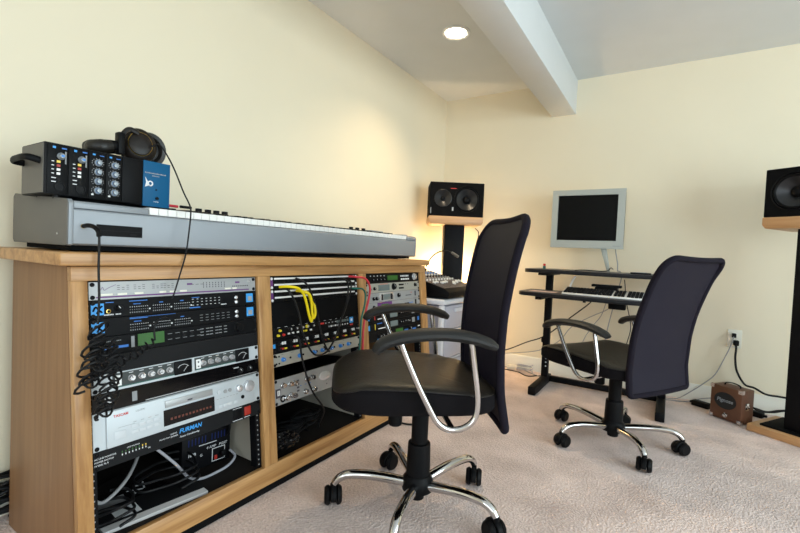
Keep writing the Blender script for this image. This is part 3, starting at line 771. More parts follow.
cable('patch_cable', [(-1.146, 1.045, .662), (-1.118, 1.055, .660), (-1.108, 1.077, .623), (-1.104, 1.099, .569), (-1.098, 1.11, .515), (-1.093, 1.13, .469), (-1.087, 1.15, .434), (-1.085, 1.18, .415), (-1.085, 1.225, .418), (-1.087, 1.26, .443), (-1.092, 1.290, .475), (-1.10, 1.324, .529), (-1.106, 1.361, .592), (-1.114, 1.378, .664), (-1.126, 1.366, .688), (-1.15, 1.355, .690)], .0036, 'rubber', 'long black patch cable hanging in a U below the yellow ones', group=PG)
cable('patch_cable', [(-1.151, 1.412, .678), (-1.124, 1.408, .674), (-1.116, 1.394, .626), (-1.110, 1.361, .567), (-1.104, 1.324, .517), (-1.098, 1.295, .47), (-1.10, 1.278, .45), (-1.135, 1.27, .46)], .0032, 'rubber', 'black patch cable slanting down from the right end of the patch bays', group=PG)
cable('patch_cable', [(-1.125, 1.085, .502), (-1.092, 1.091, .487), (-1.085, 1.097, .433), (-1.078, 1.108, .383), (-1.072, 1.13, .321), (-1.070, 1.158, .276), (-1.072, 1.195, .234), (-1.09, 1.233, .190), (-1.12, 1.243, .135), (-1.15, 1.27, .10)], .0036, 'rubber', 'black cable trailing down over the silver channel strip', group=PG)

# ------------------------------------------------------------------ stage piano on the console
KX = -1.190
piano = thing('stage_piano', 'long grey digital piano lying on the oak console', 'keyboard', (-1.33, 1.2, .7735))
KO = Vector((-1.33, 1.2, .7735))
def kpart(name, mb, m=None):
    o = mb.build(name, m, origin=KO); o.parent = piano; o.location = (0, 0, 0); return o
KY0, KY1 = .433, 2.042
prof = [(KX, .793), (KX + .000, .872), (KX - .004, .876), (KX - .040, .878), (KX - .155, .880), (KX - .158, .906), (-1.525, .920), (-1.530, .915), (-1.530, .803), (-1.515, .789), (KX - .01, .789)]
b = MB(); b.prism(prof, KY0 + .013, KY1 - .013, 'y', bev=.0015); kpart('body', b, 'kb_grey')
cheek = [(KX + .001, .791), (KX + .001, .888), (KX - .005, .8945), (-1.20, .8975), (-1.519, .9205), (-1.530, .912), (-1.530, .798), (-1.522, .789), (KX - .006, .788)]
for ya, yb_ in ((KY0, KY0 + .0028), (KY1 - .0028, KY1)):
    b = MB(); b.prism(cheek, ya, yb_, 'y', bev=.0008); kpart('end_cheek', b, 'kb_side')
for ya, yb_ in ((KY0 + .003, KY0 + .0127), (KY1 - .0127, KY1 - .003)):
    b = MB(); b.prism(cheek, ya, yb_, 'y', bev=.001); kpart('end_block', b, 'kb_grey')
b = MB(); b.box(-1.495, KX - .028, KY0 + .02, KY1 - .02, .7765, .7885); kpart('gap_shade', b, 'black_matte')  # added black slab standing for the shadow in the gap under the piano
KK0, KK1 = .620, 1.945
blk = [(KX, .8765), (KX, .889), (KX - .004, .8935), (KX - .155, .901), (KX - .155, .8812), (KX - .010, .8785)]
b = MB(); b.prism(blk, KY0 + .0135, KK0 - .003, 'y', bev=.001); kpart('control_block', b, 'kb_grey')
b = MB(); b.prism(blk, KK1 + .003, KY1 - .0135, 'y', bev=.001); kpart('control_block', b, 'kb_grey')
b = MB()
w = (KK1 - KK0) / 52
for i in range(52):
    y = KK0 + i * w; b.box(KX - .150, KX - .003, y + .0005, y + w - .0005, .8775, .8965, bev=.0012, seg=1)
kpart('white_keys', b, 'key_white')
b = MB()
pat = [0, 2, 3, 5, 6]    # A B C D E F G -> blacks after A, C, D, F, G
for i in range(51):
    if i % 7 in (0, 2, 3, 5, 6):
        y = KK0 + (i + 1) * w; b.prism([(KX - .150, .897), (KX - .058, .897), (KX - .062, .9065), (KX - .150, .9085)], y - .006, y + .006, 'y', bev=.0012)
kpart('black_keys', b, 'key_black')
b = MB(); b.box(KX, KX + .0015, .494, .601, .814, .842, 'black'); b.box(KX + .0016, KX + .0022, .500, .596, .827, .829, 'gray_black'); b.box(KX + .0016, KX + .003, .57, .585, .818, .822, 'gray_black'); kpart('card_slot', b)
b = MB(); b.lathe([(.0055, 0), (.0055, .0015), (.0035, .0015), (.0035, .0005)], 'gold', 16, Matrix.Translation((KX, .466, .835)) @ Matrix.Rotation(PI / 2, 4, 'Y'), cap=False); kpart('headphone_jack', b)
b = MB(); b.lathe([(.0025, 0), (.0025, .0015), (0, .0015)], 'alu', 10, Matrix.Translation((KX - .05, KY0, .815)) @ Matrix.Rotation(PI / 2, 4, 'X')); kpart('cheek_screw', b)
for (y0, x0) in ((.53, -1.26), (1.95, -1.26), (.53, -1.46), (1.95, -1.46), (1.2, -1.26)):
    b = MB(); b.cyl((x0, y0, .7737), (x0, y0, .790), .014, m='rubber', n=16); kpart('foot', b)
for ys in ((.859, .893, .925, .958), (1.667, 1.716, 1.767)):
    for y in ys:
        b = MB(); b.box(-1.352, -1.338, y - .008, y + .008, .907, .923, bev=.001); kpart('slider', b, 'gray_black')
b = MB(); b.box(-1.40, -1.355, 1.85, 1.96, .910, .9195, bev=.002); kpart('display_hood', b, 'kb_grey')
b = MB(); b.box(-1.30, -1.22, 1.955, 2.0, .8965, .905, bev=.003); kpart('wheel_block', b, 'silver')

# plug and coiled headphone cord
t = thing('coiled_cable', 'black coiled cord plugged into the grey piano and hanging over the racks', 'cord', (-1.18, .466, .835))
o3 = Vector((-1.18, .466, .835))
def cp(name, mb, m):
    o = mb.build(name, m, origin=o3); o.parent = t; o.location = (0, 0, 0); return o
b = MB(); b.tube([(-1.187, .466, .835), (-1.165, .466, .837), (-1.145, .470, .834), (-1.131, .473, .825), (-1.127, .474, .812)], .0052, 10); cp('plug', b, 'black')
b = MB(); b.cyl((-1.1895, .466, .835), (-1.183, .466, .835), .0042, m='gold'); cp('plug_tip', b, None)
b = MB(); b.tube([(-1.127, .474, .812), (-1.126, .474, .79), (-1.124, .473, .74), (-1.118, .473, .67), (-1.112, .469, .61)], .0028, 8); cp('straight_lead', b, 'rubber')
def helix(path, r, pitch, wr, wob=.0):
    P = smooth_path(path, 10); L = [0]
    for a, c_ in zip(P, P[1:]): L.append(L[-1] + (c_ - a).length)
    tot = L[-1]; turns = tot / pitch; n = int(turns * 12); out = []; rg = random.Random(5)
    j = 0
    for i in range(n + 1):
        d = tot * i / n
        while j < len(L) - 2 and L[j + 1] < d: j += 1
        f = (d - L[j]) / max(L[j + 1] - L[j], 1e-6); p = P[j].lerp(P[j + 1], f)
        tg = (P[j + 1] - P[j]).normalized(); a = 2 * PI * turns * i / n + wob * 3 * math.sin(i * .13)
        u_ = tg.cross(Vector((1, .15, .1))).normalized(); v_ = tg.cross(u_)
        q = r * (1 + wob * math.sin(i * .21) + wob * .6 * rg.uniform(-.3, .3))
        out.append(p + u_ * math.cos(a) * q + v_ * math.sin(a) * q + tg * (math.sin(a) * .75 + math.cos(a) * .25) * q)
    return out
XO = .016
segs = [
 ([(-1.108, .469, .605), (-1.103, .467, .590), (-1.098, .458, .564), (-1.092, .448, .532), (-1.088, .440, .501), (-1.085, .437, .475)], .0150, .0165, .0027, .32),
 ([(-1.086, .440, .478), (-1.084, .456, .50), (-1.084, .470, .535), (-1.086, .478, .560), (-1.090, .486, .570)], .0110, .0170, .0026, .3),
 ([(-1.090, .486, .570), (-1.090, .494, .545), (-1.086, .486, .515), (-1.083, .476, .475), (-1.078, .468, .43), (-1.074, .465, .405)], .0115, .0150, .0026, .3),
 ([(-1.074, .466, .407), (-1.074, .482, .43), (-1.078, .490, .47), (-1.082, .498, .51)], .0100, .0160, .0025, .3),
 ([(-1.082, .498, .51), (-1.085, .515, .524), (-1.088, .540, .528), (-1.092, .565, .542), (-1.096, .592, .556)], .0080, .016, .0024, .15)]
for path, r, pit, wr, wob in segs:
    b = MB(); b.tube(helix(path, r, pit, wr, wob), wr, 6, sm=0); cp('coil', b, 'rubber')
b = MB(); b.tube([(-1.096, .592, .556), (-1.10, .592, .58), (-1.105, .600, .602), (-1.104, .625, .612)], .0024, 6); cp('lead_end', b, 'rubber')

# ------------------------------------------------------------------ module rack box on the piano
t = thing('module_rack', 'black preamp module box with blue right panel on the grey piano', 'preamp box', (-1.25, .409, .9075))
BW, BH, BD = .297, .122, .140
# local: x to the right along the piano, y back, z up
t.matrix_world = Matrix(((0, -1, 0, -1.25), (1, 0, 0, .409), (0, 0, 1, .9075), (0, 0, 0, 1)))
b = MB(); b.box(0, BW, .003, BD, 0, BH, bev=.002); b.build('case', 'gray_black', t)
b = MB(); b.box(-.0012, -.0001, .006, BD - .003, .003, BH - .003); b.build('side_plate', 'kb_side', t)
MW = .0345
def TXm(x, z): return Matrix.Translation((x, -.0004, z)) @ Matrix.Rotation(PI / 2, 4, 'X')
def AXm(x, z): return Matrix.Translation((x, 0, z)) @ Matrix.Rotation(PI / 2, 4, 'X')
x = .004
for k in range(2):
    x0 = x; f = MB(); f.box(x0 + .0006, x0 + .0425, 0, .0028, .002, BH - .002, bev=.0005); mod = f.build('module', 'black', t)
    cx = x0 + .023
    q = MB(); q.lathe([(.008, .0002), (.0085, .004), (.0055, .008), (.005, .012), (0, .0125)], 'knob_grey', 14, AXm(cx + .004, .092)); q.box(cx + .001, cx + .007, -.0140, -.0126, .0895, .0945, 'blue_knob'); q.build('knob', None, mod)
    q = MB()
    for i, mm in enumerate(('yellow_led', 'red_led', 'white', 'white')): q.box(cx - .004, cx + .003, -.002, -.0001, .076 - i * .0095, .0815 - i * .0095, mm)
    q.build('light_buttons', None, mod)
    q = MB(); q.lathe([(.011, .0001), (.011, .0025), (.0085, .003), (.0085, .0008), (0, .0008)], 'gray_black', 20, AXm(cx + .003, .019)); q.lathe([(.004, .0001), (.004, .003), (0, .003)], 'gray_black', 12, AXm(cx, .036)); q.build('socket', None, mod)
    q = MB()
    for i in range(4): q.box(cx - .014, cx - .009, -.0006, -.0001, .0775 - i * .0095, .0795 - i * .0095, 'white_mark')
    q.box(cx - .014, cx - .005, -.0006, -.0001, .0385, .0405, 'white_mark'); q.box(cx - .014, cx - .005, -.0006, -.0001, .0295, .0315, 'white_mark')
    q.box(cx - .012, cx - .006, -.0006, -.0001, .109, .114, 'blue_tag'); q.box(cx + .006, cx + .016, -.0006, -.0001, .110, .113, 'blue_mark'); q.box(cx + .0125, cx + .0155, -.0006, -.0001, .075, .105, 'grey_mark'); q.build('lettering', None, mod)
    x += .043
for k in range(2):
    x0 = x; f = MB(); f.box(x0 + .0006, x0 + .038, 0, .0028, .002, BH - .002, bev=.0005); mod = f.build('module', 'black', t)
    cx = x0 + .020
    for i in range(4):
        zc = .092 - i * .0235
        q = MB(); q.lathe([(.0088, .0002), (.0088, .004), (.0062, .0055), (.0054, .013), (0, .0135)], 'knob_grey', 14, AXm(cx, zc)); q.lathe([(.0066, .0045), (.0066, .0058), (.0050, .0062)], 'blue_knob', 14, AXm(cx, zc), cap=False); q.build('knob', None, mod)
        q = MB()
        for a in range(10):
            an = R(-130 + 28.8 * a); q.lathe([(.0011, .0001), (.0011, .0006), (0, .0006)], 'grey_cable', 6, AXm(cx + .0132 * math.sin(an), zc + .0105 * math.cos(an)))
        q.build('scale_marks', None, mod)
    q = MB(); q.box(cx - .014, cx - .009, -.002, -.0001, .009, .013, 'white'); q.box(cx - .012, cx - .006, -.0006, -.0001, .110, .114, 'blue_tag'); q.box(cx + .004, cx + .014, -.0006, -.0001, .110, .112, 'blue_mark'); q.build('lettering', None, mod)
    x += .0385
f = MB(); f.box(x + .001, .2205, 0, .0028, .002, BH - .002, bev=.0005); f.build('blank_module', 'black', t)
f = MB(); f.box(.2212, BW - .001, -.0012, .0028, -.003, BH + .001, bev=.0006); bp_ = f.build('blue_front', 'blue_panel', t)
q = MB(); q.T = Matrix.Translation((0, -.0013, 0))
for i in range(16): q.box(.2255 + i * .0037, .2280 + i * .0037, -.0004, 0, .0885, .0885 + .0028 + .0008 * (i % 3 == 0), 'grey_cable')
for i in range(7): q.box(.245 + i * .0030, .2468 + i * .0030, -.0004, 0, .082, .0845, 'grey_cable')
q.prism([(.226, .050), (.2395, .056), (.226, .078), (.229, .064)], -.0006, 0, 'y', 'white_mark'); q.lathe([(.0078, .0001), (.0078, .0006), (.0042, .0006), (.0042, .0001)], 'white_mark', 16, AXm(.2405, .061), cap=False); q.box(.231, .240, -.0006, 0, .054, .056, 'white_mark')
q.text('POWER', .004, TXm(.251, .010), 'white_mark', .0002); q.T = Matrix.Identity(4); q.build('lettering', None, bp_)
q = MB(); q.T = Matrix.Translation((0, -.0013, 0)); q.lathe([(.0042, .0001), (.0042, .005), (0, .0055)], 'black', 12, AXm(.259, .021)); q.lathe([(.0022, .0001), (.0022, .002), (0, .002)], 'black', 10, AXm(.257, .045)); q.T = Matrix.Identity(4); q.build('power_switch', None, bp_)
q = MB(); q.tube([(-.001, .022, .078), (-.022, .024, .082), (-.030, .04, .082), (-.031, .07, .081), (-.029, .105, .080), (-.020, .118, .079), (-.001, .122, .078)], .0060, 10, ell=(1.35, .7)); q.build('carry_handle', 'black', t)
for px, py in ((.03, .02), (.03, BD - .02), (.15, BD - .02), (.26, BD - .02)):
    q = MB(); zf = -.0095 if py < .1 else .0; q.cyl((px, py, -.0085 if py < .1 else -.0025), (px, py, .0002), .007, m='rubber', n=12); q.build('foot', None, t)
# red cable end behind the blue panel
cable('red_lead', [(-1.37, .62, .918), (-1.34, .69, .921), (-1.325, .735, .920), (-1.325, .775, .9195)], .0042, 'red_cable', 'red lead lying on the piano beside the blue panel', 'cable')
cable('audio_adapter', [(-1.325, .783, .9205), (-1.325, .80, .9205), (-1.325, .82, .9205)], .0045, 'gray_black', 'small dark adapter on the piano just past the red lead', 'adapter', sm=3)

# ------------------------------------------------------------------ headphones on the module box
BT = .9075 + BH
t = thing('headphones', 'large black headphones lying on the preamp module box', 'headphones', (-1.33, .64, BT))
hp = Vector((-1.33, .64, BT))
def hpart(name, mb, m, par=None):
    o = mb.build(name, m, origin=hp); o.parent = par or t; o.location = (0, 0, 0); return o
def cup(c, d, nm='ear_cup'):
    d = Vector(d).normalized(); T = Matrix.Translation(c) @ d.to_track_quat('Z', 'Y').to_matrix().to_4x4() @ Matrix.Diagonal((1, 1.12, 1, 1))
    b = MB(); b.lathe([(.044, -.026), (.047, -.018), (.046, -.004), (.041, .004), (.031, .009), (.0295, .013), (.025, .0155), (.010, .0165), (0, .0165)], 'brown_phone', 32, T, cap=True); o = hpart(nm, b, None)
    b = MB(); b.lathe([(.034, -.0275), (.042, -.0272), (.047, -.033), (.045, -.041), (.036, -.043), (.028, -.038), (.030, -.0275)], 'leather', 32, T, cap=False); hpart('ear_cushion', b, None, o)
    b = MB(); b.lathe([(.0305, .0096), (.0315, .0108), (.0305, .0118)], 'gold', 32, T, cap=False); hpart('ring', b, None, o)
cup((-1.325, .656, BT + .0545), (.88, -.22, .14))
cup((-1.375, .705, BT + .053), (-.80, .35, .1))
b = MB(); b.tube([(-1.318, .648, BT + .085), (-1.318, .625, BT + .090), (-1.318, .608, BT + .070), (-1.318, .605, BT + .035)], .008, 8, ell=(1, .8)); hpart('yoke', b, 'brown_phone')
b = MB(); b.box(-1.332, -1.306, .592, .610, BT + .015, BT + .076, bev=.004); hpart('slider_block', b, 'black')
b = MB(); b.tube([(-1.318, .604, BT + .040), (-1.318, .58, BT + .036), (-1.322, .556, BT + .030), (-1.345, .540, BT + .026), (-1.385, .545, BT + .026), (-1.40, .56, BT + .033), (-1.398, .62, BT + .042), (-1.39, .66, BT + .055)], [.009, .011, .013, .014, .014, .013, .011, .010], 12, ell=(1.25, .62)); hpart('headband', b, 'black')
b = MB(); b.tube([(-1.319, .582, BT + .0345), (-1.322, .558, BT + .028), (-1.345, .541, BT + .024), (-1.384, .547, BT + .024)], [.012, .0155, .0155, .012], 12, ell=(1.25, .8)); hpart('headband_pad', b, 'leather')
b = MB(); b.tube([(-1.296, .672, BT + .050), (-1.284, .690, BT + .060), (-1.270, .704, BT + .035), (-1.245, .715, BT - .01), (-1.205, .720, BT - .075), (-1.165, .717, .912), (-1.142, .706, .884), (-1.136, .698, .83), (-1.134, .690, .775), (-1.132, .674, .72), (-1.130, .660, .675), (-1.132, .654, .655)], .0021, 8, 'rubber', sm=8); hpart('cord', b, None)

# ------------------------------------------------------------------ studio monitors on stands
def speaker(px, py, ang, mirror, label, dz=0.):
    t = thing('studio_monitor', label, 'loudspeaker', (px, py, 1.0675 + dz), ang, 'studio monitors on stands')
    W, D, H = .37, .245, .232
    b = MB(); b.box(-W / 2, W / 2, 0, D, .0005, H, bev=.004)
    fs = [f for f in b.bm.faces if f.calc_center_median().y < .0005 and f.calc_area() > .01]
    bmesh.ops.delete(b.bm, geom=fs, context='FACES'); b.build('cabinet', 'black_matte', t)
    def ax(x, z): return Matrix.Translation((x, 0, z)) @ Matrix.Rotation(PI / 2, 4, 'X')
    s = -1 if mirror else 1
    wx, wz, wr = s * .070, .118, .092
    tx, tz, tr = -s * .095, .122, .060
    b = MB(); bm_ = b.bm; es = []
    def loop(P):
        V = [bm_.verts.new((x_, 0, z_)) for x_, z_ in P]
        for i in range(len(V)): es.append(bm_.edges.new((V[i], V[(i + 1) % len(V)])))
    loop([(-W / 2 + .0038, .0043), (W / 2 - .0038, .0043), (W / 2 - .0038, H - .0038), (-W / 2 + .0038, H - .0038)])
    loop([(wx + wr * .93 * math.cos(2 * PI * i / 40), wz + wr * .93 * math.sin(2 * PI * i / 40)) for i in range(40)])
    loop([(tx + tr * .93 * math.cos(2 * PI * i / 36), tz + tr * .93 * math.sin(2 * PI * i / 36)) for i in range(36)])
    bmesh.ops.triangle_fill(bm_, use_beauty=True, use_dissolve=False, edges=es)
    b.build('baffle', 'black_matte', t)
    b = MB(); b.lathe([(wr, .0001), (wr, .003), (wr * .97, .0042), (wr * .94, .0030), (wr * .915, -.004)], 'black', 40, ax(wx, wz), cap=False); w_ = b.build('woofer_frame', None, t)
    b = MB(); b.lathe([(wr * .915, -.004), (wr * .88, .0015), (wr * .83, .0022), (wr * .775, -.0050)], 'black', 40, ax(wx, wz), cap=False); b.build('surround', None, w_)
    # cone is recessed: give the cabinet front a dished look with a shallow cone in front of the baffle
    b = MB(); b.lathe([(wr * .775, -.0048), (wr * .6, -.013), (wr * .40, -.024), (wr * .25, -.034)], 'cone', 40, ax(wx, wz), cap=False); b.build('woofer_cone', None, w_)
    b = MB(); b.lathe([(wr * .27, -.032), (wr * .25, -.024), (wr * .19, -.018), (wr * .10, -.0150), (0, -.0142)], 'black', 28, ax(wx, wz), cap=False); b.build('dust_cap', None, w_)
    b = MB(); b.lathe([(tr, .0001), (tr, .0020), (tr * .96, .0028), (tr * .90, .0), (tr * .7, -.008), (tr * .42, -.018), (tr * .26, -.022)], 'cone', 36, ax(tx, tz), cap=False); w_ = b.build('tweeter_horn', None, t)
    b = MB(); b.lathe([(tr * .27, -.022), (tr * .24, -.015), (tr * .14, -.011), (0, -.010)], 'black', 20, ax(tx, tz), cap=False); b.build('dome', None, w_)
    b = MB(); b.box(-s * .026 - .005, -s * .026 + .005, -.0014, -.0001, .038, .062, 'silver'); b.build('badge', None, t)
    b = MB(); b.box(-s * .176 - .003, -s * .176 + .003, -.0010, -.0001, .015, .055, 'grey_mark'); b.box(-.045, -.005, -.0008, -.0001, .188, .192, 'red' if not mirror else 'grey_mark'); b.build('lettering', None, t)
    return t
def stand(px, py, ang, label, dz=0.):
    t = thing('speaker_stand', label, 'speaker stand', (px, py, 0), ang, 'speaker stands')
    b = MB(); b.prism([(x_, z_ + dz) for x_, z_ in [(-.172, 1.012), (.172, 1.012), (.186, 1.030), (.186, 1.067), (-.186, 1.067), (-.186, 1.030)]], .0, .265, 'y', bev=.003); b.build('top_platform', 'stand_wood', t)
    b = MB(); b.box(-.068, .070, .060, .20, .0452, 1.0118 + dz, bev=.003); b.build('column', 'black_metal', t)
    b = MB(); b.box(-.189, .189, -.005, .280, .001, .036, bev=.004); b.build('base', 'stand_wood', t)
    b = MB(); b.box(-.150, .150, .030, .262, .0362, .045, bev=.002); b.build('base_plate', 'black_matte', t)
    return t
AL, AR = R(32.4), R(-31.2)
fl_c = Vector((-1.268, 2.704, 0)); nL = Vector((-math.sin(AL), math.cos(AL), 0)); 
stand(fl_c.x, fl_c.y, AL, 'tall black-column speaker stand in the corner behind the oak console', .006)
sp_ = fl_c + nL * .004
speaker(sp_.x, sp_.y, AL, False, 'black two-way studio monitor on the corner stand, woofer at its right', .006)
ur = Vector((math.cos(AR), math.sin(AR), 0)); nR = Vector((-math.sin(AR), math.cos(AR), 0))
rc = Vector((.356, 2.742, 0)) + ur * .189 + nR * .005
stand(rc.x, rc.y, AR, 'tall black-column speaker stand at the right beside the small brown amplifier', -.008)
sp_ = rc + nR * .006
speaker(sp_.x, sp_.y, AR, True, 'black studio monitor cut by the right picture edge, woofer at its left', -.008)
cable('speaker_cable', [(-1.165, 2.80, 1.00), (-1.15, 2.83, .97), (-1.17, 2.86, .90), (-1.20, 2.87, .7), (-1.22, 2.87, .4), (-1.22, 2.90, .1)], .003, 'rubber', 'thin black cord hanging behind the corner speaker stand', 'cord')

# ------------------------------------------------------------------ drawer cart and mixer behind the console end
CTX, CTY, CA = -1.245, 2.385, R(90)
t = thing('drawer_cart', 'white plastic drawer cart under the mixer at the console end', 'drawer cart', (CTX, CTY, 0), CA)
b = MB()
for sx in (-1, 1):
    for y0 in (-.17, .14): b.box(min(sx * .175, sx * .205), max(sx * .175, sx * .205), y0, y0 + .03, .03, .52, bev=.006)
b.box(-.205, .205, -.175, .175, .52, .552, bev=.010)
b.box(-.205, .205, -.17, .17, .02, .04, bev=.005)
for z in (.19, .36): b.box(-.2, .2, -.165, .165, z, z + .008)
b.build('frame', 'cart_white', t)
for k, z in enumerate((.045, .203, .372)):
    b = MB(); b.box(-.168, .168, -.172, .150, z, z + .140, bev=.012); dr = b.build('drawer', 'cart_drawer', t)
    b = MB(); b.box(-.06, .06, -.184, -.1722, z + .10, z + .122, bev=.004); b.build('drawer_handle', 'cart_white', dr)
for sx in (-.17, .17):
    for sy in (-.14, .14):
        b = MB(); b.cyl((sx - .008, sy, .0125), (sx + .008, sy, .0125), .012, m='black', n=14, bev=.002); b.box(sx - .006, sx + .006, sy - .006, sy + .006, .0245, .03); b.build('caster', None, t)

t = thing('mixing_desk', 'dark mixing desk with rows of pale faders on the white drawer cart', 'mixer', (CTX, CTY, .553), CA)
mp_ = [(-.19, .006), (-.20, .040), (-.17, .062), (.16, .145), (.19, .138), (.19, .006)]
b = MB(); b.prism(mp_, -.195, .215, 'x', bev=.003); b.build('case', 'black', t)
sl = math.atan2(.145 - .062, .33)
TS = Matrix.Translation((0, -.17, .0625)) @ Matrix.Rotation(sl, 4, 'X')
b = MB(); b.T = TS; b.box(-.19, .21, .004, .335, .0, .002); b.build('control_surface', 'mixer_top', t)
for i in range(10):
    x = -.17 + i * .038
    b = MB(); b.T = TS; b.box(x - .0015, x + .0015, .015, .105, .002, .0026, 'black'); yy = .03 + .055 * random.random(); b.box(x - .007, x + .007, yy, yy + .02, .004, .014, 'white', bev=.002); b.build('fader', None, t)
    b = MB(); b.T = TS
    for j in range(6): b.lathe([(.006, .0021), (.0055, .012), (0, .0125)], ('white', 'knob_silver', 'gray_black', 'white', 'blue_knob', 'white')[j], 10, Matrix.Translation((x, .135 + j * .031, 0)))
    b.build('channel_knobs', None, t)
t = thing('gooseneck_lamp', 'thin black gooseneck lamp arching over the mixing desk', 'lamp', (-1.385, 2.515, .695))
b = MB(); o3 = Vector((-1.385, 2.515, .695))
b.tube([(-1.385, 2.515, 0.6960), (-1.376, 2.52, .735), (-1.352, 2.53, .785), (-1.31, 2.545, .822), (-1.262, 2.56, .834), (-1.225, 2.57, .824)], .0042, 8)
o = b.build('neck', 'rubber', t, origin=o3); o.location = (0, 0, 0)
b = MB(); b.cyl((-1.227, 2.57, .8255), (-1.180, 2.582, .797), .008, .0095, m='kb_side', bev=.002); o = b.build('lamp_head', None, t, origin=o3); o.location = (0, 0, 0)
b = MB(); b.cyl((-1.385, 2.515, 0.6960), (-1.384, 2.515, .71), .010, m='black'); o = b.build('base', None, t, origin=o3); o.location = (0, 0, 0)

# ------------------------------------------------------------------ computer desk
DX0, DX1 = -.79, .115
desk = thing('computer_desk', 'grey two-tier computer desk on black metal legs by the back wall', 'desk', (-.34, 2.80, 0))
DO = Vector((-.34, 2.80, 0))
def dpart(name, mb, m=None, par=None):
    o = mb.build(name, m, origin=DO); o.parent = par or desk; o.location = (0, 0, 0); return o
def rounded_left(x0, x1, y0, y1, r, fy):
    P = []
    for a in range(7): an = R(180 + 15 * a); P.append((x0 + r + r * math.cos(an), y0 + fy + r + r * math.sin(an)))
    for q in range(9):
        s_ = q / 8; xx = x0 + r + .02 + (x1 - x0 - 2 * r - .04) * s_; P.append((xx, y0 + fy - fy * math.sin(PI * s_) ** .6 if 0 < s_ < 1 else y0 + fy))
    for a in range(7): an = R(270 + 15 * a); P.append((x1 - r + r * math.cos(an), y0 + fy + r + r * math.sin(an)))
    P += [(x1, y1), (x0, y1)]
    return P
TZ = .611
b = MB(); b.prism(rounded_left(DX0 + .012, DX1 - .012, 2.50, 2.845, .06, .05), TZ - .022, TZ, 'z', 'desk_edge', bev=.003); dpart('keyboard_shelf', b)
b = MB(); b.prism([(x * 1, y) for x, y in rounded_left(DX0 + .018, DX1 - .018, 2.506, 2.84, .056, .05)], TZ + .0001, TZ + .0012, 'z', 'desk_grey'); dpart('shelf_laminate', b)
UZ = .745
b = MB(); b.prism(rounded_left(DX0 + .005, DX1 - .005, 2.665, 3.06, .05, .02), UZ - .022, UZ, 'z', 'desk_edge', bev=.003); dpart('upper_shelf', b)
b = MB(); b.prism(rounded_left(DX0 + .011, DX1 - .011, 2.671, 3.054, .046, .02), UZ + .0001, UZ + .0012, 'z', 'desk_grey'); dpart('shelf_laminate', b)
for x in (-.662, -.012):
    b = MB(); b.box(x - .020, x + .020, 2.85, 2.89, .051, UZ - .0225, bev=.003); lg = dpart('leg', b, 'black_metal')
    b = MB()
    for z in (.12, .145, .17, .195, .22): b.lathe([(.0045, 0), (.0045, .0008), (0, .0008)], 'white_mark', 10, Matrix.Translation((x + .008, 2.8499, z)) @ Matrix.Rotation(PI / 2, 4, 'X'))
    dpart('bolt_holes', b, None, lg)
    b = MB(); b.box(x - .022, x + .022, 2.565, 2.965, .002, .050, bev=.005); dpart('foot', b, 'black_metal')
    b = MB(); b.box(x - .018, x + .018, 2.60, 2.849, TZ - .045, TZ - .0225, bev=.002); b.box(x - .03, x + .03, 2.69, 3.03, UZ - .0365, UZ - .0225, bev=.002); dpart('bracket', b, 'black_metal')
    b = MB(); b.cyl((x - .03, 2.87, .285), (x - .0201, 2.87, .285), .020, m='black', bev=.003); dpart('clamp_knob', b)
b = MB(); b.box(-.6395, -.0345, 2.90, 2.93, .012, .048, bev=.003); dpart('crossbar', b, 'black_metal')

# monitor
t = thing('monitor', 'pale grey flat monitor with a dark screen on the upper desk shelf', 'monitor', (-.468, 2.93, UZ + .0013))
ZM = .888 - UZ - .0013
fw, fh = .424, .366
b = MB()
for (x0, x1, z0, z1) in ((-fw / 2, fw / 2, ZM, ZM + .048), (-fw / 2, fw / 2, ZM + fh - .034, ZM + fh), (-fw / 2, -fw / 2 + .036, ZM + .048, ZM + fh - .034), (fw / 2 - .040, fw / 2, ZM + .048, ZM + fh - .034)):
    b.box(x0, x1, -.022, .012, z0, z1)
b.box(-fw / 2 + .01, fw / 2 - .01, .0125, .04, ZM + .01, ZM + fh - .01, bev=.008)
b.build('bezel', 'monitor', t)
b = MB(); b.box(-fw / 2 + .0365, fw / 2 - .0405, -.012, -.008, ZM + .0485, ZM + fh - .0345); b.build('screen', 'screen', t)
b = MB(); b.box(.155, .195, -.0226, -.0221, ZM + .016, ZM + .019, 'grey_mark'); b.lathe([(.006, 0), (.006, .001), (0, .001)], 'silver', 14, Matrix.Translation((.198, -.0221, ZM + .018)) @ Matrix.Rotation(PI / 2, 4, 'X')); b.box(-.209, -.195, -.0226, -.0221, ZM + fh - .022, ZM + fh - .0205, 'grey_mark'); b.build('markings', None, t)
b = MB(); b.prism([(.085, ZM + .006), (.118, ZM + .006), (.146, .001), (.130, .001)], .0, .020, 'y', bev=.002); b.build('stand_leg', 'monitor', t)
cable('video_cable', [(-.305, 2.985, .905), (-.300, 3.0, .86), (-.288, 3.0, .80), (-.285, 2.99, .758), (-.28, 3.02, .752), (-.272, 3.068, .742), (-.27, 3.075, .70), (-.30, 3.07, .55), (-.34, 3.06, .30), (-.34, 3.05, .12)], .0033, 'grey_cable', 'pale grey cable dropping from the monitor behind the desk')
cable('video_cable', [(-.50, 2.79, .7485), (-.45, 2.80, .7530), (-.40, 2.81, .7520), (-.36, 2.86, .7500), (-.33, 2.91, .755), (-.318, 2.935, .772), (-.306, 2.948, .764)], .0026, 'rubber', 'thin black cable lying on the upper desk shelf')

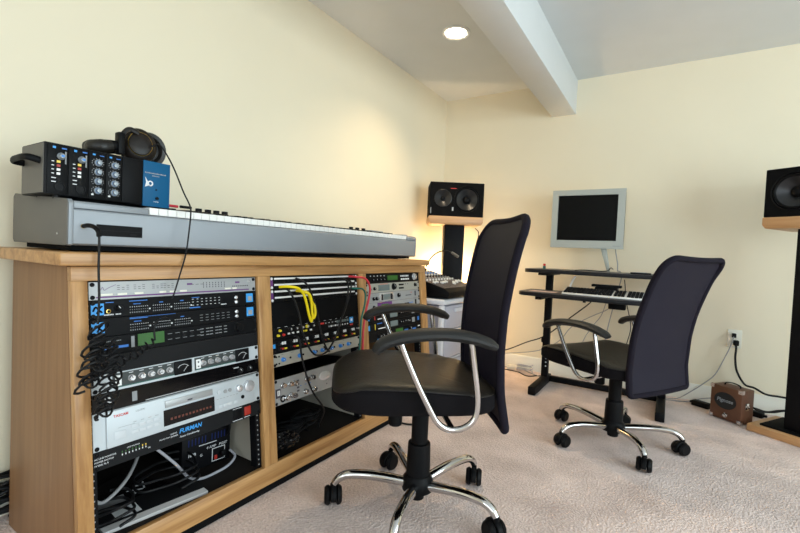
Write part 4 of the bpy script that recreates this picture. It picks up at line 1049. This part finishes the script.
# computer keyboard on the tray
t = thing('computer_keyboard', 'white computer keyboard with dark keys on the lower desk shelf', 'computer keyboard', (-.318, 2.625, TZ + .0013), R(-1))
b = MB(); b.prism([(-.062, .001), (-.062, .010), (.062, .036), (.062, .001)], -.205, .205, 'x', bev=.002); b.build('base', 'white', t)
b = MB()
def keyrow(y, x0, x1, n, z):
    w = (x1 - x0) / n
    for i in range(n): b.box(x0 + i * w + .0012, x0 + (i + 1) * w - .0012, y, y + .0155, z, z + .0085, bev=.0016, seg=1)
for r_ in range(6):
    y = -.053 + r_ * .0182; z = .0104 + (y + .062) / .124 * .026
    if r_ == 0: 
        keyrow(y, -.198, -.126, 3, z); keyrow(y, -.126, -.020, 1, z); keyrow(y, -.020, .052, 3, z)
    else: keyrow(y, -.198, .052, 14, z)
    keyrow(y, .060, .114, 3, z); keyrow(y, .124, .198, 4, z)
b.build('keys', 'gray_black', t)
# white usb gooseneck stick
t = thing('usb_light', 'small white stick light standing at the back of the computer keyboard', 'light', (-.52, 2.752, TZ + .0013))
o3 = Vector((-.52, 2.752, TZ + .0013))
b = MB(); b.cyl((-.520, 2.752, TZ + .0016), (-.515, 2.752, .640), .005, .004, m='gray_black'); o = b.build('stem', None, t, origin=o3); o.location = (0, 0, 0)
b = MB(); b.tube([(-.515, 2.752, .638), (-.510, 2.75, .665), (-.500, 2.745, .690), (-.485, 2.737, .714)], .0062, 10); o = b.build('light_tube', 'white', t, origin=o3); o.location = (0, 0, 0)
# hub + bits
def block(name, lab, cat, dims, m, bev=.003):
    b = MB(); b.box(*dims, bev=bev); c0 = ((dims[0] + dims[1]) / 2, (dims[2] + dims[3]) / 2, dims[4]); o = b.build(name, m, origin=c0); return tag(o, lab, cat)
t = thing('usb_hub', 'black hub box on the lower desk shelf behind the keyboard', 'hub', (-.325, 2.80, TZ + .0013))
b = MB(); b.box(-.055, .065, -.03, .03, 0, .045, bev=.004); b.build('case', 'black', t)
b = MB(); b.box(-.075, .085, -.02, .025, .0455, .060, bev=.003); b.build('lid', 'gray_black', t)
b = MB()
for i in range(4): b.box(-.045 + i * .026, -.030 + i * .026, -.0306, -.0301, .012, .018, 'grey_mark')
b.build('ports', None, t)
t = thing('power_brick', 'black power brick hanging under the lower desk shelf', 'power brick', (-.255, 2.77, TZ - .0225))
b = MB(); b.box(-.045, .045, -.03, .03, -.052, -.0003, bev=.006); b.build('case', 'black', t)
b = MB(); b.cyl((-.046, 0, -.02), (-.17, 0, -.012), .0045, m='black'); b.box(-.185, -.17, -.008, .008, -.030, -.0003); b.build('arm', None, t)
t = thing('lighter', 'tiny red and green lighter standing on the left end of the upper desk shelf', 'lighter', (-.668, 2.735, UZ + .0013))
b = MB(); b.box(-.008, .008, -.005, .005, 0, .020, 'teal', bev=.003); b.build('body', None, t)
b = MB(); b.box(-.0075, .0075, -.0048, .0048, .0202, .034, 'red', bev=.002); b.build('cap', None, t)
b = MB(); b.box(-.075, .075, -.045, .045, .0002, .0022, 'pink_paper'); o = b.build('notepad', None); o.location = (-.645, 2.655, TZ + .0013); o.rotation_euler = (0, 0, R(-6)); tag(o, 'thin pinkish notepad on the left end of the lower desk shelf', 'notepad')
t = thing('remote_control', 'small flat grey remote on the right of the upper desk shelf', 'remote', (-.145, 2.73, UZ + .0013), R(8))
b = MB(); b.box(-.05, .05, -.018, .018, 0, .010, bev=.003); b.build('case', 'gray_black', t)
b = MB(); b.box(-.04, .03, -.012, .012, .0101, .0115, 'silver'); b.build('buttons', None, t)

# cables behind the desk
cable('power_cable', [(-1.08, 3.09, .105), (-.98, 3.085, .139), (-.85, 3.08, .21), (-.715, 3.07, .279), (-.56, 3.05, .422), (-.44, 3.03, .535), (-.40, 2.96, .60), (-.39, 2.9, .62)], .0038, 'rubber', 'straight black cord rising from the corner to the desk', 'cord')
cable('power_cable', [(-1.02, 3.10, .10), (-.90, 3.10, .125), (-.80, 3.10, .15), (-.71, 3.09, .19), (-.62, 3.08, .26), (-.55, 3.07, .36), (-.44, 3.05, .44), (-.34, 3.03, .50), (-.30, 2.97, .54)], .0028, 'grey_cable', 'thin grey cord drooping behind the left desk leg', 'cord')
cable('power_cable', [(-.50, 3.07, .14), (-.47, 3.06, .28), (-.42, 3.05, .38), (-.37, 3.05, .46), (-.34, 3.0, .55)], .0024, 'grey_cable', 'thin grey cord rising behind the middle of the desk', 'cord')
cable('power_cable', [(-.25, 3.07, .70), (-.23, 3.08, .55), (-.20, 3.08, .40), (-.22, 3.09, .25), (-.18, 3.10, .08)], .0026, 'rubber', 'thin dark cord hanging behind the computer keyboard', 'cord')
cable('floor_cable', [(-1.10, 3.06, .004), (-.98, 3.03, .004), (-.88, 3.02, .0045), (-.80, 2.96, .004), (-.74, 3.02, .004), (-.68, 3.05, .004)], .0035, 'rubber', 'black cord curving on the carpet left of the desk foot', 'cord')
cable('floor_cable', [(-1.05, 3.09, .0045), (-.95, 3.105, .0045), (-.86, 3.10, .0045), (-.80, 3.05, .0045), (-.70, 3.00, .0045), (-.60, 3.04, .0045), (-.45, 3.06, .0045), (-.30, 3.05, .0045), (-.15, 3.08, .0045)], .004, 'grey_cable', 'grey cord on the carpet running under the desk', 'cord')
pts = [(-.845 + .055 * math.cos(a * .55), 3.06 + .04 * math.sin(a * .55), .008 + .0022 * a) for a in range(24)]
cable('coiled_cable', pts, .0036, 'white_cable', 'small coil of white cable on the carpet by the back baseboard')
t = thing('power_adapter', 'pale plug adapter on the carpet left of the desk foot', 'adapter', (-.945, 3.085, .0005), R(10))
b = MB(); b.box(-.035, .035, -.018, .018, 0, .028, bev=.005); b.build('case', 'cream', t)
b = MB(); b.box(.0352, .052, -.008, .008, .008, .018, bev=.002); b.build('plug', 'grey_cable', t)

# ------------------------------------------------------------------ outlet, amplifier and cords
t = thing('wall_outlet', 'pale duplex wall outlet above the small brown amplifier', 'outlet', (.327, YB, .398))
b = MB(); b.box(-.033, .033, -.006, -.0003, -.053, .053, bev=.002); b.build('plate', 'cream', t)
for z in (-.020, .020):
    b = MB(); b.box(-.013, .013, -.0085, -.0062, z - .014, z + .014, bev=.001); rc_ = b.build('receptacle', 'trim', t)
    b = MB(); b.box(-.007, -.005, -.0088, -.0085, z - .002, z + .008, 'dark_mark'); b.box(.005, .007, -.0088, -.0085, z - .002, z + .008, 'dark_mark'); b.build('slots', None, rc_)
t = thing('plugged_cable', 'thick black cord plugged into the wall outlet and dropping behind the amplifier', 'cord', (.333, 3.128, .375))
o3 = Vector((.333, 3.128, .375))
b = MB(); b.box(.320, .346, 3.098, 3.130, .362, .392, bev=.005); o = b.build('plug', 'black', t, origin=o3); o.location = (0, 0, 0)
b = MB(); b.tube([(.333, 3.105, .366), (.332, 3.085, .34), (.331, 3.082, .29), (.343, 3.085, .22), (.38, 3.08, .155), (.42, 3.06, .148), (.47, 3.05, .125), (.53, 3.06, .122), (.62, 3.06, .118), (.70, 3.08, .10)], .0055, 8, 'rubber'); o = b.build('lead', None, t, origin=o3); o.location = (0, 0, 0)
t = thing('plugged_cable', 'thin grey cord plugged into the wall outlet and sweeping down leftwards', 'cord', (.322, 3.128, .418))
o3 = Vector((.322, 3.128, .418))
b = MB(); b.box(.312, .332, 3.104, 3.130, .406, .430, bev=.004); o = b.build('plug', 'gray_black', t, origin=o3); o.location = (0, 0, 0)
b = MB(); b.tube([(.320, 3.106, .412), (.308, 3.09, .365), (.284, 3.09, .289), (.244, 3.09, .183), (.191, 3.09, .118), (.132, 3.085, .06), (.07, 3.07, .012), (.0, 3.05, .004), (-.10, 3.04, .004)], .0028, 8, 'grey_cable'); o = b.build('lead', None, t, origin=o3); o.location = (0, 0, 0)
cable('floor_cable', [(.25, 3.10, .045), (.19, 3.09, .03), (.12, 3.06, .006), (.02, 3.02, .0045), (-.08, 2.99, .0045), (-.2, 3.0, .0045)], .003, 'grey_cable', 'grey cord on the carpet left of the amplifier', 'cord')
cable('floor_cable', [(.36, 2.94, .07), (.40, 2.97, .065), (.44, 3.00, .04), (.50, 3.02, .042), (.56, 3.03, .06), (.66, 3.05, .05)], .005, 'rubber', 'black cord running right from behind the amplifier', 'cord')
cable('floor_cable', [(.43, 3.075, .033), (.48, 3.055, .03), (.53, 3.05, .05), (.60, 3.06, .06), (.68, 3.08, .04)], .0045, 'rubber', 'black cord from the adapter right of the amplifier', 'cord')

# amplifier: local x right, y back
t = thing('guitar_amplifier', 'small brown guitar amplifier with oval grille on the carpet under the outlet', 'amplifier', (.214, 2.880, 0), R(-37))
AW, AD, AH = .155, .098, .178
b = MB(); b.box(0, AW, 0, AD, .004, AH, bev=.005); b.build('case', 'amp_brown', t)
def axa(x, z): return Matrix.Translation((x, 0, z)) @ Matrix.Rotation(PI / 2, 4, 'X')
b = MB(); b.lathe([(.0, .0006), (.036, .0006), (.0385, .0016), (.0405, .0002)], 'grille', 36, axa(.075, .104) @ Matrix.Diagonal((1.36, 1.08, 1, 1)), cap=False); gr = b.build('speaker_grille', None, t)
b = MB(); b.text('Pignose', .026, Matrix.Translation((.075, -.0022, .098)) @ Matrix.Rotation(PI / 2, 4, 'X'), 'kb_grey', .0006, 'CENTER', .15, .0006); b.build('lettering', None, gr)
b = MB(); b.lathe([(.012, .0001), (.012, .003), (.008, .004), (.0075, .012), (0, .013)], 'chrome', 16, axa(.080, .030)); b.build('volume_knob', None, t)
for x in (0, AW):
    for z in (.004, AH):
        b = MB(); sx = 1 if x == 0 else -1; sz = 1 if z < .05 else -1
        c_ = Vector((x, 0, z))
        xa, xb = sorted((x - sx * .0012, x + sx * .018)); za, zb = sorted((z - sz * .0012, z + sz * .018))
        b.box(xa, xb, -.0014, -.0001, za, zb, 'chrome'); xa2, xb2 = sorted((x - sx * .0014, x - sx * .0001))
        b.box(xa2, xb2, -.0014, .018, za, zb, 'chrome'); b.lathe([(.004, .001), (.003, .0035), (0, .0038)], 'chrome', 10, axa(x + sx * .008, z + sz * .008)); b.build('corner_guard', None, t)
b = MB(); b.T = Matrix.Translation((AW, .04, .095)); b.box(.0001, .004, -.014, .014, -.018, .018, 'chrome', bev=.001); b.lathe([(.007, .004), (.006, .012), (0, .013)], 'chrome', 14, Matrix.Rotation(PI / 2, 4, 'Y')); b.build('latch', None, t)
b = MB(); b.tube([(.04, .05, AH), (.044, .05, AH + .012), (.078, .05, AH + .018), (.112, .05, AH + .012), (.116, .05, AH)], .0045, 8, ell=(.6, 1.6)); b.build('carry_handle', 'black', t)
for x in (.015, AW - .015):
    for y in (.015, AD - .015):
        b = MB(); b.cyl((x, y, .0002), (x, y, .0045), .006, m='rubber', n=10); b.build('foot', None, t)
t = thing('power_adapter', 'black adapter block on the carpet left of the brown amplifier', 'adapter', (.185, 3.02, .0003), R(-30))
b = MB(); b.box(-.045, .045, -.022, .022, 0, .030, bev=.004); b.build('case', 'black', t)
b = MB(); b.box(-.060, -.0452, -.008, .008, .008, .020, bev=.002); b.build('plug', 'rubber', t)
t = thing('power_adapter', 'black adapter block on the carpet right of the brown amplifier', 'adapter', (.425, 3.035, .0003), R(-25))
b = MB(); b.box(-.040, .040, -.020, .020, 0, .028, bev=.004); b.build('case', 'black', t)
b = MB(); b.box(.0402, .055, -.008, .008, .008, .020, bev=.002); b.build('plug', 'rubber', t)

# black cables heaped between console and left wall at the picture's left edge
pts = [(-1.562 + .012 * math.cos(a * .7 + .3 * math.sin(a)), .44 + .06 * math.sin(a * .7), .010 + .0016 * a + .006 * math.sin(a * 1.7)) for a in range(80)]
cable('coiled_cable', pts, .005, 'rubber', 'black cable bundle on the floor between console end and left wall')

# ------------------------------------------------------------------ office chairs
def make_chair(label, lean):
    t = thing('office_chair', label, 'office chair', group='black mesh-back office chairs')
    # seat: lofted cushion, waterfall front; leather top, cloth side band
    def outline(n=48):
        P = []
        for i in range(n):
            a = 2 * PI * i / n; c, s = math.cos(a), math.sin(a)
            P.append((math.copysign(abs(c) ** .42, c), math.copysign(abs(s) ** .42, s)))
        return P
    OUT = outline()
    def zoff(y): return .010 * math.cos((y - .14) * 9) if y > -.1 else -.012
    b = MB(); rings = []
    LV = [(.0, .374, .55), (.375, .3735, 1.0), (.90, .374, 1.), (.975, .379, 1.), (1.0, .388, 1.), (1.0, .425, 1.), (.985, .436, 1.), (.955, .4425, 1.), (.88, .447, 1.), (.72, .449, 1.), (.5, .449, 1.), (.25, .4485, 1.), (.0, .448, 1.)]
    for sc, z, _ in LV[1:-1]:
        rg = []
        for ox, oy in OUT:
            x = ox * .228 * sc; y = .050 + oy * (.230 if oy > 0 else .242) * sc
            top = max(0., min(1., (z - .375) / .07))
            zz = z + top * (zoff(y) - .004 * math.cos(x * 11)) - (.020 * max(0, (y - .20) / .08) * top)
            bot = 1 - top
            zz += bot * (.010 * max(0, (y - .16) / .12))
            rg.append(b.v((x, y, zz)))
        rings.append(rg)
    n = len(OUT)
    for k, (A, B) in enumerate(zip(rings, rings[1:])):
        mm = 'seat_band' if k < 5 else 'leather'
        for j in range(n): b.face((A[j], A[(j + 1) % n], B[(j + 1) % n], B[j]), mm)
    b.face(rings[0][::-1], 'seat_band'); b.face(rings[-1], 'leather')
    st = b.build('seat', None, t)
    b = MB()
    b.tube([(x * .228 * .985, .050 + y * (.230 if y > 0 else .242) * .985, .437 + zoff(.050 + y * .228) - .004 * math.cos(x * .228 * 11) - (.02 * max(0, (.050 + y * .228 - .20) / .08))) for x, y in OUT], .0026, 6, closed=True, sm=1); b.build('seat_seam', 'leather', st)
    # backrest
    CV = [(.318, -.216), (.36, -.208), (.42, -.197), (.49, -.192), (.56, -.191), (.64, -.195), (.71, -.204), (.78, -.216), (.84, -.229), (.885, -.241), (.915, -.252), (.935, -.260)]
    CV = [(z, y - lean * max(0, (z - .45) / .48) ** 1.35 + (.016 * max(0, (.49 - z) / .17) if lean else 0)) for z, y in CV]
    def yb(z):
        for (z0, y0), (z1, y1) in zip(CV, CV[1:]):
            if z <= z1: return y0 + (y1 - y0) * (z - z0) / (z1 - z0)
        return CV[-1][1]
    W0 = .191 if lean else .190
    def outl():
        P = []
        zb, zt_, r, rb_ = .322, .932, (.050 if lean else .070), .014
        def wz(z): return W0 - .003 * (1 - ((z - .6) / .3) ** 2) * (1 if abs(z - .6) < .3 else 0)
        for k in range(9): P.append((-W0 + .0 + (wz(zb) - wz(zb)), zb)) if False else None
        seq = []
        for i in range(8): seq.append((-W0 + rb_ + (2 * W0 - 2 * rb_) * i / 7, zb))
        for i in range(1, 5): a = R(-90 + 22.5 * i); seq.append((W0 - rb_ + rb_ * math.cos(a), zb + rb_ + rb_ * math.sin(a)))
        for i in range(1, 12): z = zb + rb_ + (zt_ - r - zb - rb_) * i / 12; seq.append((wz(z), z))
        for i in range(0, 6): a = R(18 * i); seq.append((W0 - r + r * math.cos(a), zt_ - r + r * math.sin(a)))
        for i in range(1, 8): seq.append((W0 - r - (2 * W0 - 2 * r) * i / 8, zt_ - .004 * math.sin(PI * i / 8)))
        for i in range(0, 6): a = R(90 + 18 * i); seq.append((-W0 + r + r * math.cos(a), zt_ - r + r * math.sin(a)))
        for i in range(1, 12): z = zt_ - r - (zt_ - r - zb - rb_) * i / 12; seq.append((-wz(z), z))
        for i in range(0, 4): a = R(180 + 22.5 * i); seq.append((-W0 + rb_ + rb_ * math.cos(a), zb + rb_ + rb_ * math.sin(a)))
        return seq
    def cup_(x): return .010 * (x / W0) ** 2      # sides wrap forward a little
    seq = outl()
    fr = [(x * .972, yb(z) + cup_(x), z if abs(z - .6) < .28 else z + (.008 if z < .6 else -.008)) for x, z in seq]
    b = MB(); b.tube(fr, .0125, 10, closed=True, sm=2, ell=(1, 1)); br = b.build('back_frame', 'back_band', t)
    # mesh panel: slab between left and right outline
    b = MB(); NZ, NX = 26, 12
    def halfw(z):
        best = 0
        for (x0, z0), (x1, z1) in zip(seq, seq[1:] + seq[:1]):
            if (z0 - z) * (z1 - z) <= 0 and abs(z1 - z0) > 1e-7:
                best = max(best, abs(x0 + (x1 - x0) * (z - z0) / (z1 - z0)))
        return best
    grid = []
    for i in range(NZ + 1):
        z = .330 + (.922 - .330) * i / NZ; hw = halfw(z) * .965; row = []
        for j in range(NX + 1):
            x = -hw + 2 * hw * j / NX; row.append((x, yb(z) + cup_(x), z))
        grid.append(row)
    F_ = [[b.v((x, y + .0045, z)) for x, y, z in r_] for r_ in grid]; K_ = [[b.v((x, y - .0045, z)) for x, y, z in r_] for r_ in grid]
    for i in range(NZ):
        for j in range(NX):
            b.face((F_[i][j], F_[i][j + 1], F_[i + 1][j + 1], F_[i + 1][j])); b.face((K_[i][j + 1], K_[i][j], K_[i + 1][j], K_[i + 1][j + 1]))
    for i in range(NZ):
        b.face((F_[i][0], F_[i + 1][0], K_[i + 1][0], K_[i][0])); b.face((F_[i + 1][NX], F_[i][NX], K_[i][NX], K_[i + 1][NX]))
    for j in range(NX):
        b.face((F_[0][j + 1], F_[0][j], K_[0][j], K_[0][j + 1])); b.face((F_[NZ][j], F_[NZ][j + 1], K_[NZ][j + 1], K_[NZ][j]))
    b.build('backrest', 'mesh', t)
    # seat-to-back bracket and mechanism
    b = MB(); b.box(-.11, .11, -.13, .16, .352, .3725, bev=.004); b.box(-.04, .04, -.185, -.10, .345, .366, bev=.004); b.tube([(0, -.13, .356), (0, -.160, .362), (0, -.172, .385), (0, -.172, .44)], .010, 8, ell=(.5, 2.6)); b.build('tilt_mechanism', 'black', t)
    b = MB(); b.cyl((.0, .080, .352), (.0, .080, .268), .022, .022, 'black', 20, .004); b.build('tension_knob', None, t)
    b = MB(); b.tube([(.10, .03, .350), (.16, .035, .348), (.20, .04, .342)], .005, 8); b.box(.195, .235, .033, .049, .335, .349, bev=.004); b.build('height_lever', 'black', t)
    for s in (-1, 1):
        cx = s * .258
        pad = [(.172, .556), (.167, .565), (.155, .577), (.125, .589), (.076, .599), (.02, .6035), (-.031, .602), (-.08, .594), (-.118, .582), (-.138, .572)]
        b = MB(); b.tube([(cx, y, z) for y, z in pad], [.012, .0150, .0170, .0175, .0180, .0180, .0180, .0175, .0165, .011], 14, ell=(.92, 1.6), up=(0, .35, 1)); ar = b.build('armrest', 'pad', t)
        tb = [(.112, .587), (.095, .545), (.060, .470), (.022, .400), (.008, .378), (-.012, .362), (-.036, .356), (-.062, .360), (-.084, .374), (-.096, .398), (-.097, .44), (-.088, .50), (-.078, .560), (-.075, .585)]
        b = MB(); b.tube([(cx * .985, y, z) for y, z in tb], .0082, 10, 'chrome', sm=5); b.cyl((cx * .985, -.036, .356), (s * .100, -.036, .360), .0075, m='chrome', n=12); b.build('arm_tube', None, t)
    # column
    b = MB(); b.lathe([(.026, .205), (.0265, .350), (.032, .3515)], 'black', 24); b.build('gas_column', None, t)
    b = MB(); b.lathe([(.034, .060), (.0385, .066), (.037, .10), (.0375, .135), (.0355, .205), (.0345, .212), (.027, .2125)], 'black', 28); b.build('column_cover', None, t)
    b = MB(); b.lathe([(.020, .034), (.022, .036), (.024, .058), (.048, .064), (.050, .072), (.048, .098), (.039, .112)], 'black', 28); b.build('hub', None, t)
    for k in range(5):
        a = R(72 * k); T = Matrix.Rotation(a, 4, 'Z')
        b = MB(); b.T = T; b.tube([(.036, 0, .084), (.09, 0, .094), (.15, 0, .102), (.195, 0, .1035), (.228, 0, .100), (.250, 0, .088), (.262, 0, .072)], [.0165, .0165, .0158, .015, .0145, .0135, .0125], 12, 'chrome', sm=5, ell=(1, .92), up=(0, 1, 0)); b.build('base_leg', None, t)
        cr = MB(); cr.T = T @ Matrix.Translation((.264, 0, 0)) @ Matrix.Rotation(R((40, -60, 100, 20, -30)[k]), 4, 'Z')
        cr.cyl((0, 0, .050), (0, 0, .074), .0085, m='black', n=12)
        cr.prism([(-.009 + .035 * math.cos(R(q)), .0315 + .0325 * math.sin(R(q))) for q in range(-15, 200, 15)], -.009, .009, 'y', 'black', bev=.003)
        ca = cr.build('caster', None, t)
        for s in (-1, 1):
            w_ = MB(); w_.T = cr.T if False else (T @ Matrix.Translation((.264, 0, 0)) @ Matrix.Rotation(R((40, -60, 100, 20, -30)[k]), 4, 'Z'))
            w_.cyl((-.009, s * .0095, .0305), (-.009, s * .0270, .0305), .0302, .0280, 'black', 24, .005); w_.build('wheel', None, ca)
    return t
def base_turn(root, deg):
    """spin the star base (legs, casters) under the seat"""
    for ch in root.children:
        n = ch.name.split('.')[0]
        if n in ('base_leg', 'caster', 'hub'): ch.rotation_euler = (0, 0, R(deg))
ch1 = make_chair('nearer black office chair with chrome arms beside the oak console', 0.)
ch2 = make_chair('farther black office chair with its dark mesh back turned, at the computer desk', .055)
def put_chair(ch, x, y, az, sc, base):
    ch.location = (x, y, 0); ch.rotation_euler = (0, 0, R(az - 90)); ch.scale = sc
    base_turn(ch, base - (az - 90))
put_chair(ch1, -.644, 1.183, 219.8, (1, 1, 1), 70)
put_chair(ch2, -.185, 2.145, 150, (1.02, 1.02, .9), 12)

def split_sparse(o):
    bm = bmesh.new(); bm.from_mesh(o.data); seen = set(); isl = []
    for v0 in bm.verts:
        if v0 in seen: continue
        st = [v0]; comp = []; seen.add(v0)
        while st:
            q = st.pop(); comp.append(q)
            for e in q.link_edges:
                w = e.other_vert(q)
                if w not in seen: seen.add(w); st.append(w)
        isl.append(comp)
    if 2 <= len(isl) <= 7:
        for k, comp in enumerate(isl):
            c = bm.copy(); c.verts.ensure_lookup_table(); idx = {q.index for q in comp}
            bmesh.ops.delete(c, geom=[q for q in c.verts if q.index not in idx], context='VERTS')
            me = bpy.data.meshes.new('marking'); c.to_mesh(me); c.free()
            for m_ in o.data.materials: me.materials.append(m_)
            n = bpy.data.objects.new('marking', me); COL.objects.link(n); n.parent = o.parent; n.matrix_local = o.matrix_local
        bpy.data.objects.remove(o)
    bm.free()
for o in [q for q in bpy.data.objects if q.type == 'MESH' and q.name.split('.')[0] == 'lettering']: split_sparse(o)

# ------------------------------------------------------------------ light
def area(name, loc, rot, sx, sy, e, col):
    l = bpy.data.lights.new(name, 'AREA'); l.shape = 'RECTANGLE'; l.size = sx; l.size_y = sy; l.energy = e; l.color = col
    o = bpy.data.objects.new(name, l); COL.objects.link(o); o.location = loc; o.rotation_euler = rot; return o
area('window_daylight', (XR + .12, (WY0 + WY1) / 2, (WZ0 + WZ1) / 2), (0, R(90), 0), WZ1 - WZ0, WY1 - WY0, 112, (.79, .94, .98))
area('rear_window_daylight', ((VX0 + VX1) / 2, YF - .12, (VZ0 + VZ1) / 2), (R(90), 0, 0), VX1 - VX0, VZ1 - VZ0, 38, (.86, .95, .98))
def spot(loc, e, ang, blend, col, rad=.04):
    l = bpy.data.lights.new('downlight', 'SPOT'); l.energy = e; l.spot_size = R(ang); l.spot_blend = blend; l.color = col; l.shadow_soft_size = rad
    o = bpy.data.objects.new('downlight', l); COL.objects.link(o); o.location = loc; return o
spot((-1.08, 2.185, HC - .012), 48, 125, 1., (1, .78, .50))
l = bpy.data.lights.new('corner_lamp', 'POINT'); l.energy = 15; l.color = (1, .70, .38); l.shadow_soft_size = .05
o = bpy.data.objects.new('corner_lamp', l); COL.objects.link(o); o.location = (-1.49, 2.98, .62)
wd = bpy.data.worlds.new('World'); bpy.context.scene.world = wd; wd.use_nodes = True
bg = wd.node_tree.nodes['Background']; bg.inputs['Color'].default_value = (.55, .75, 1., 1); bg.inputs['Strength'].default_value = .6

# ------------------------------------------------------------------ camera
F_, YAW, PIT, ROL, H_ = 431.21, .5623, .0309, .0448, .8046
fw_ = Vector((-math.sin(YAW) * math.cos(PIT), math.cos(YAW) * math.cos(PIT), -math.sin(PIT)))
r0 = Vector((math.cos(YAW), math.sin(YAW), 0)); u0 = r0.cross(fw_)
rr_ = math.cos(ROL) * r0 + math.sin(ROL) * u0; uu_ = -math.sin(ROL) * r0 + math.cos(ROL) * u0
cd = bpy.data.cameras.new('camera'); cd.sensor_width = 36; cd.lens = F_ / 800 * 36; cd.clip_start = .02
co = bpy.data.objects.new('camera', cd); COL.objects.link(co)
co.matrix_world = Matrix(((rr_.x, uu_.x, -fw_.x, 0), (rr_.y, uu_.y, -fw_.y, 0), (rr_.z, uu_.z, -fw_.z, H_), (0, 0, 0, 1)))
sc = bpy.context.scene; sc.camera = co
sc.view_settings.view_transform = 'Standard'; sc.view_settings.look = 'None'; sc.view_settings.gamma = 1
sc.view_settings.use_curve_mapping = False; sc.view_settings.exposure = .22
sc.cycles.max_bounces = 10; sc.cycles.diffuse_bounces = 6
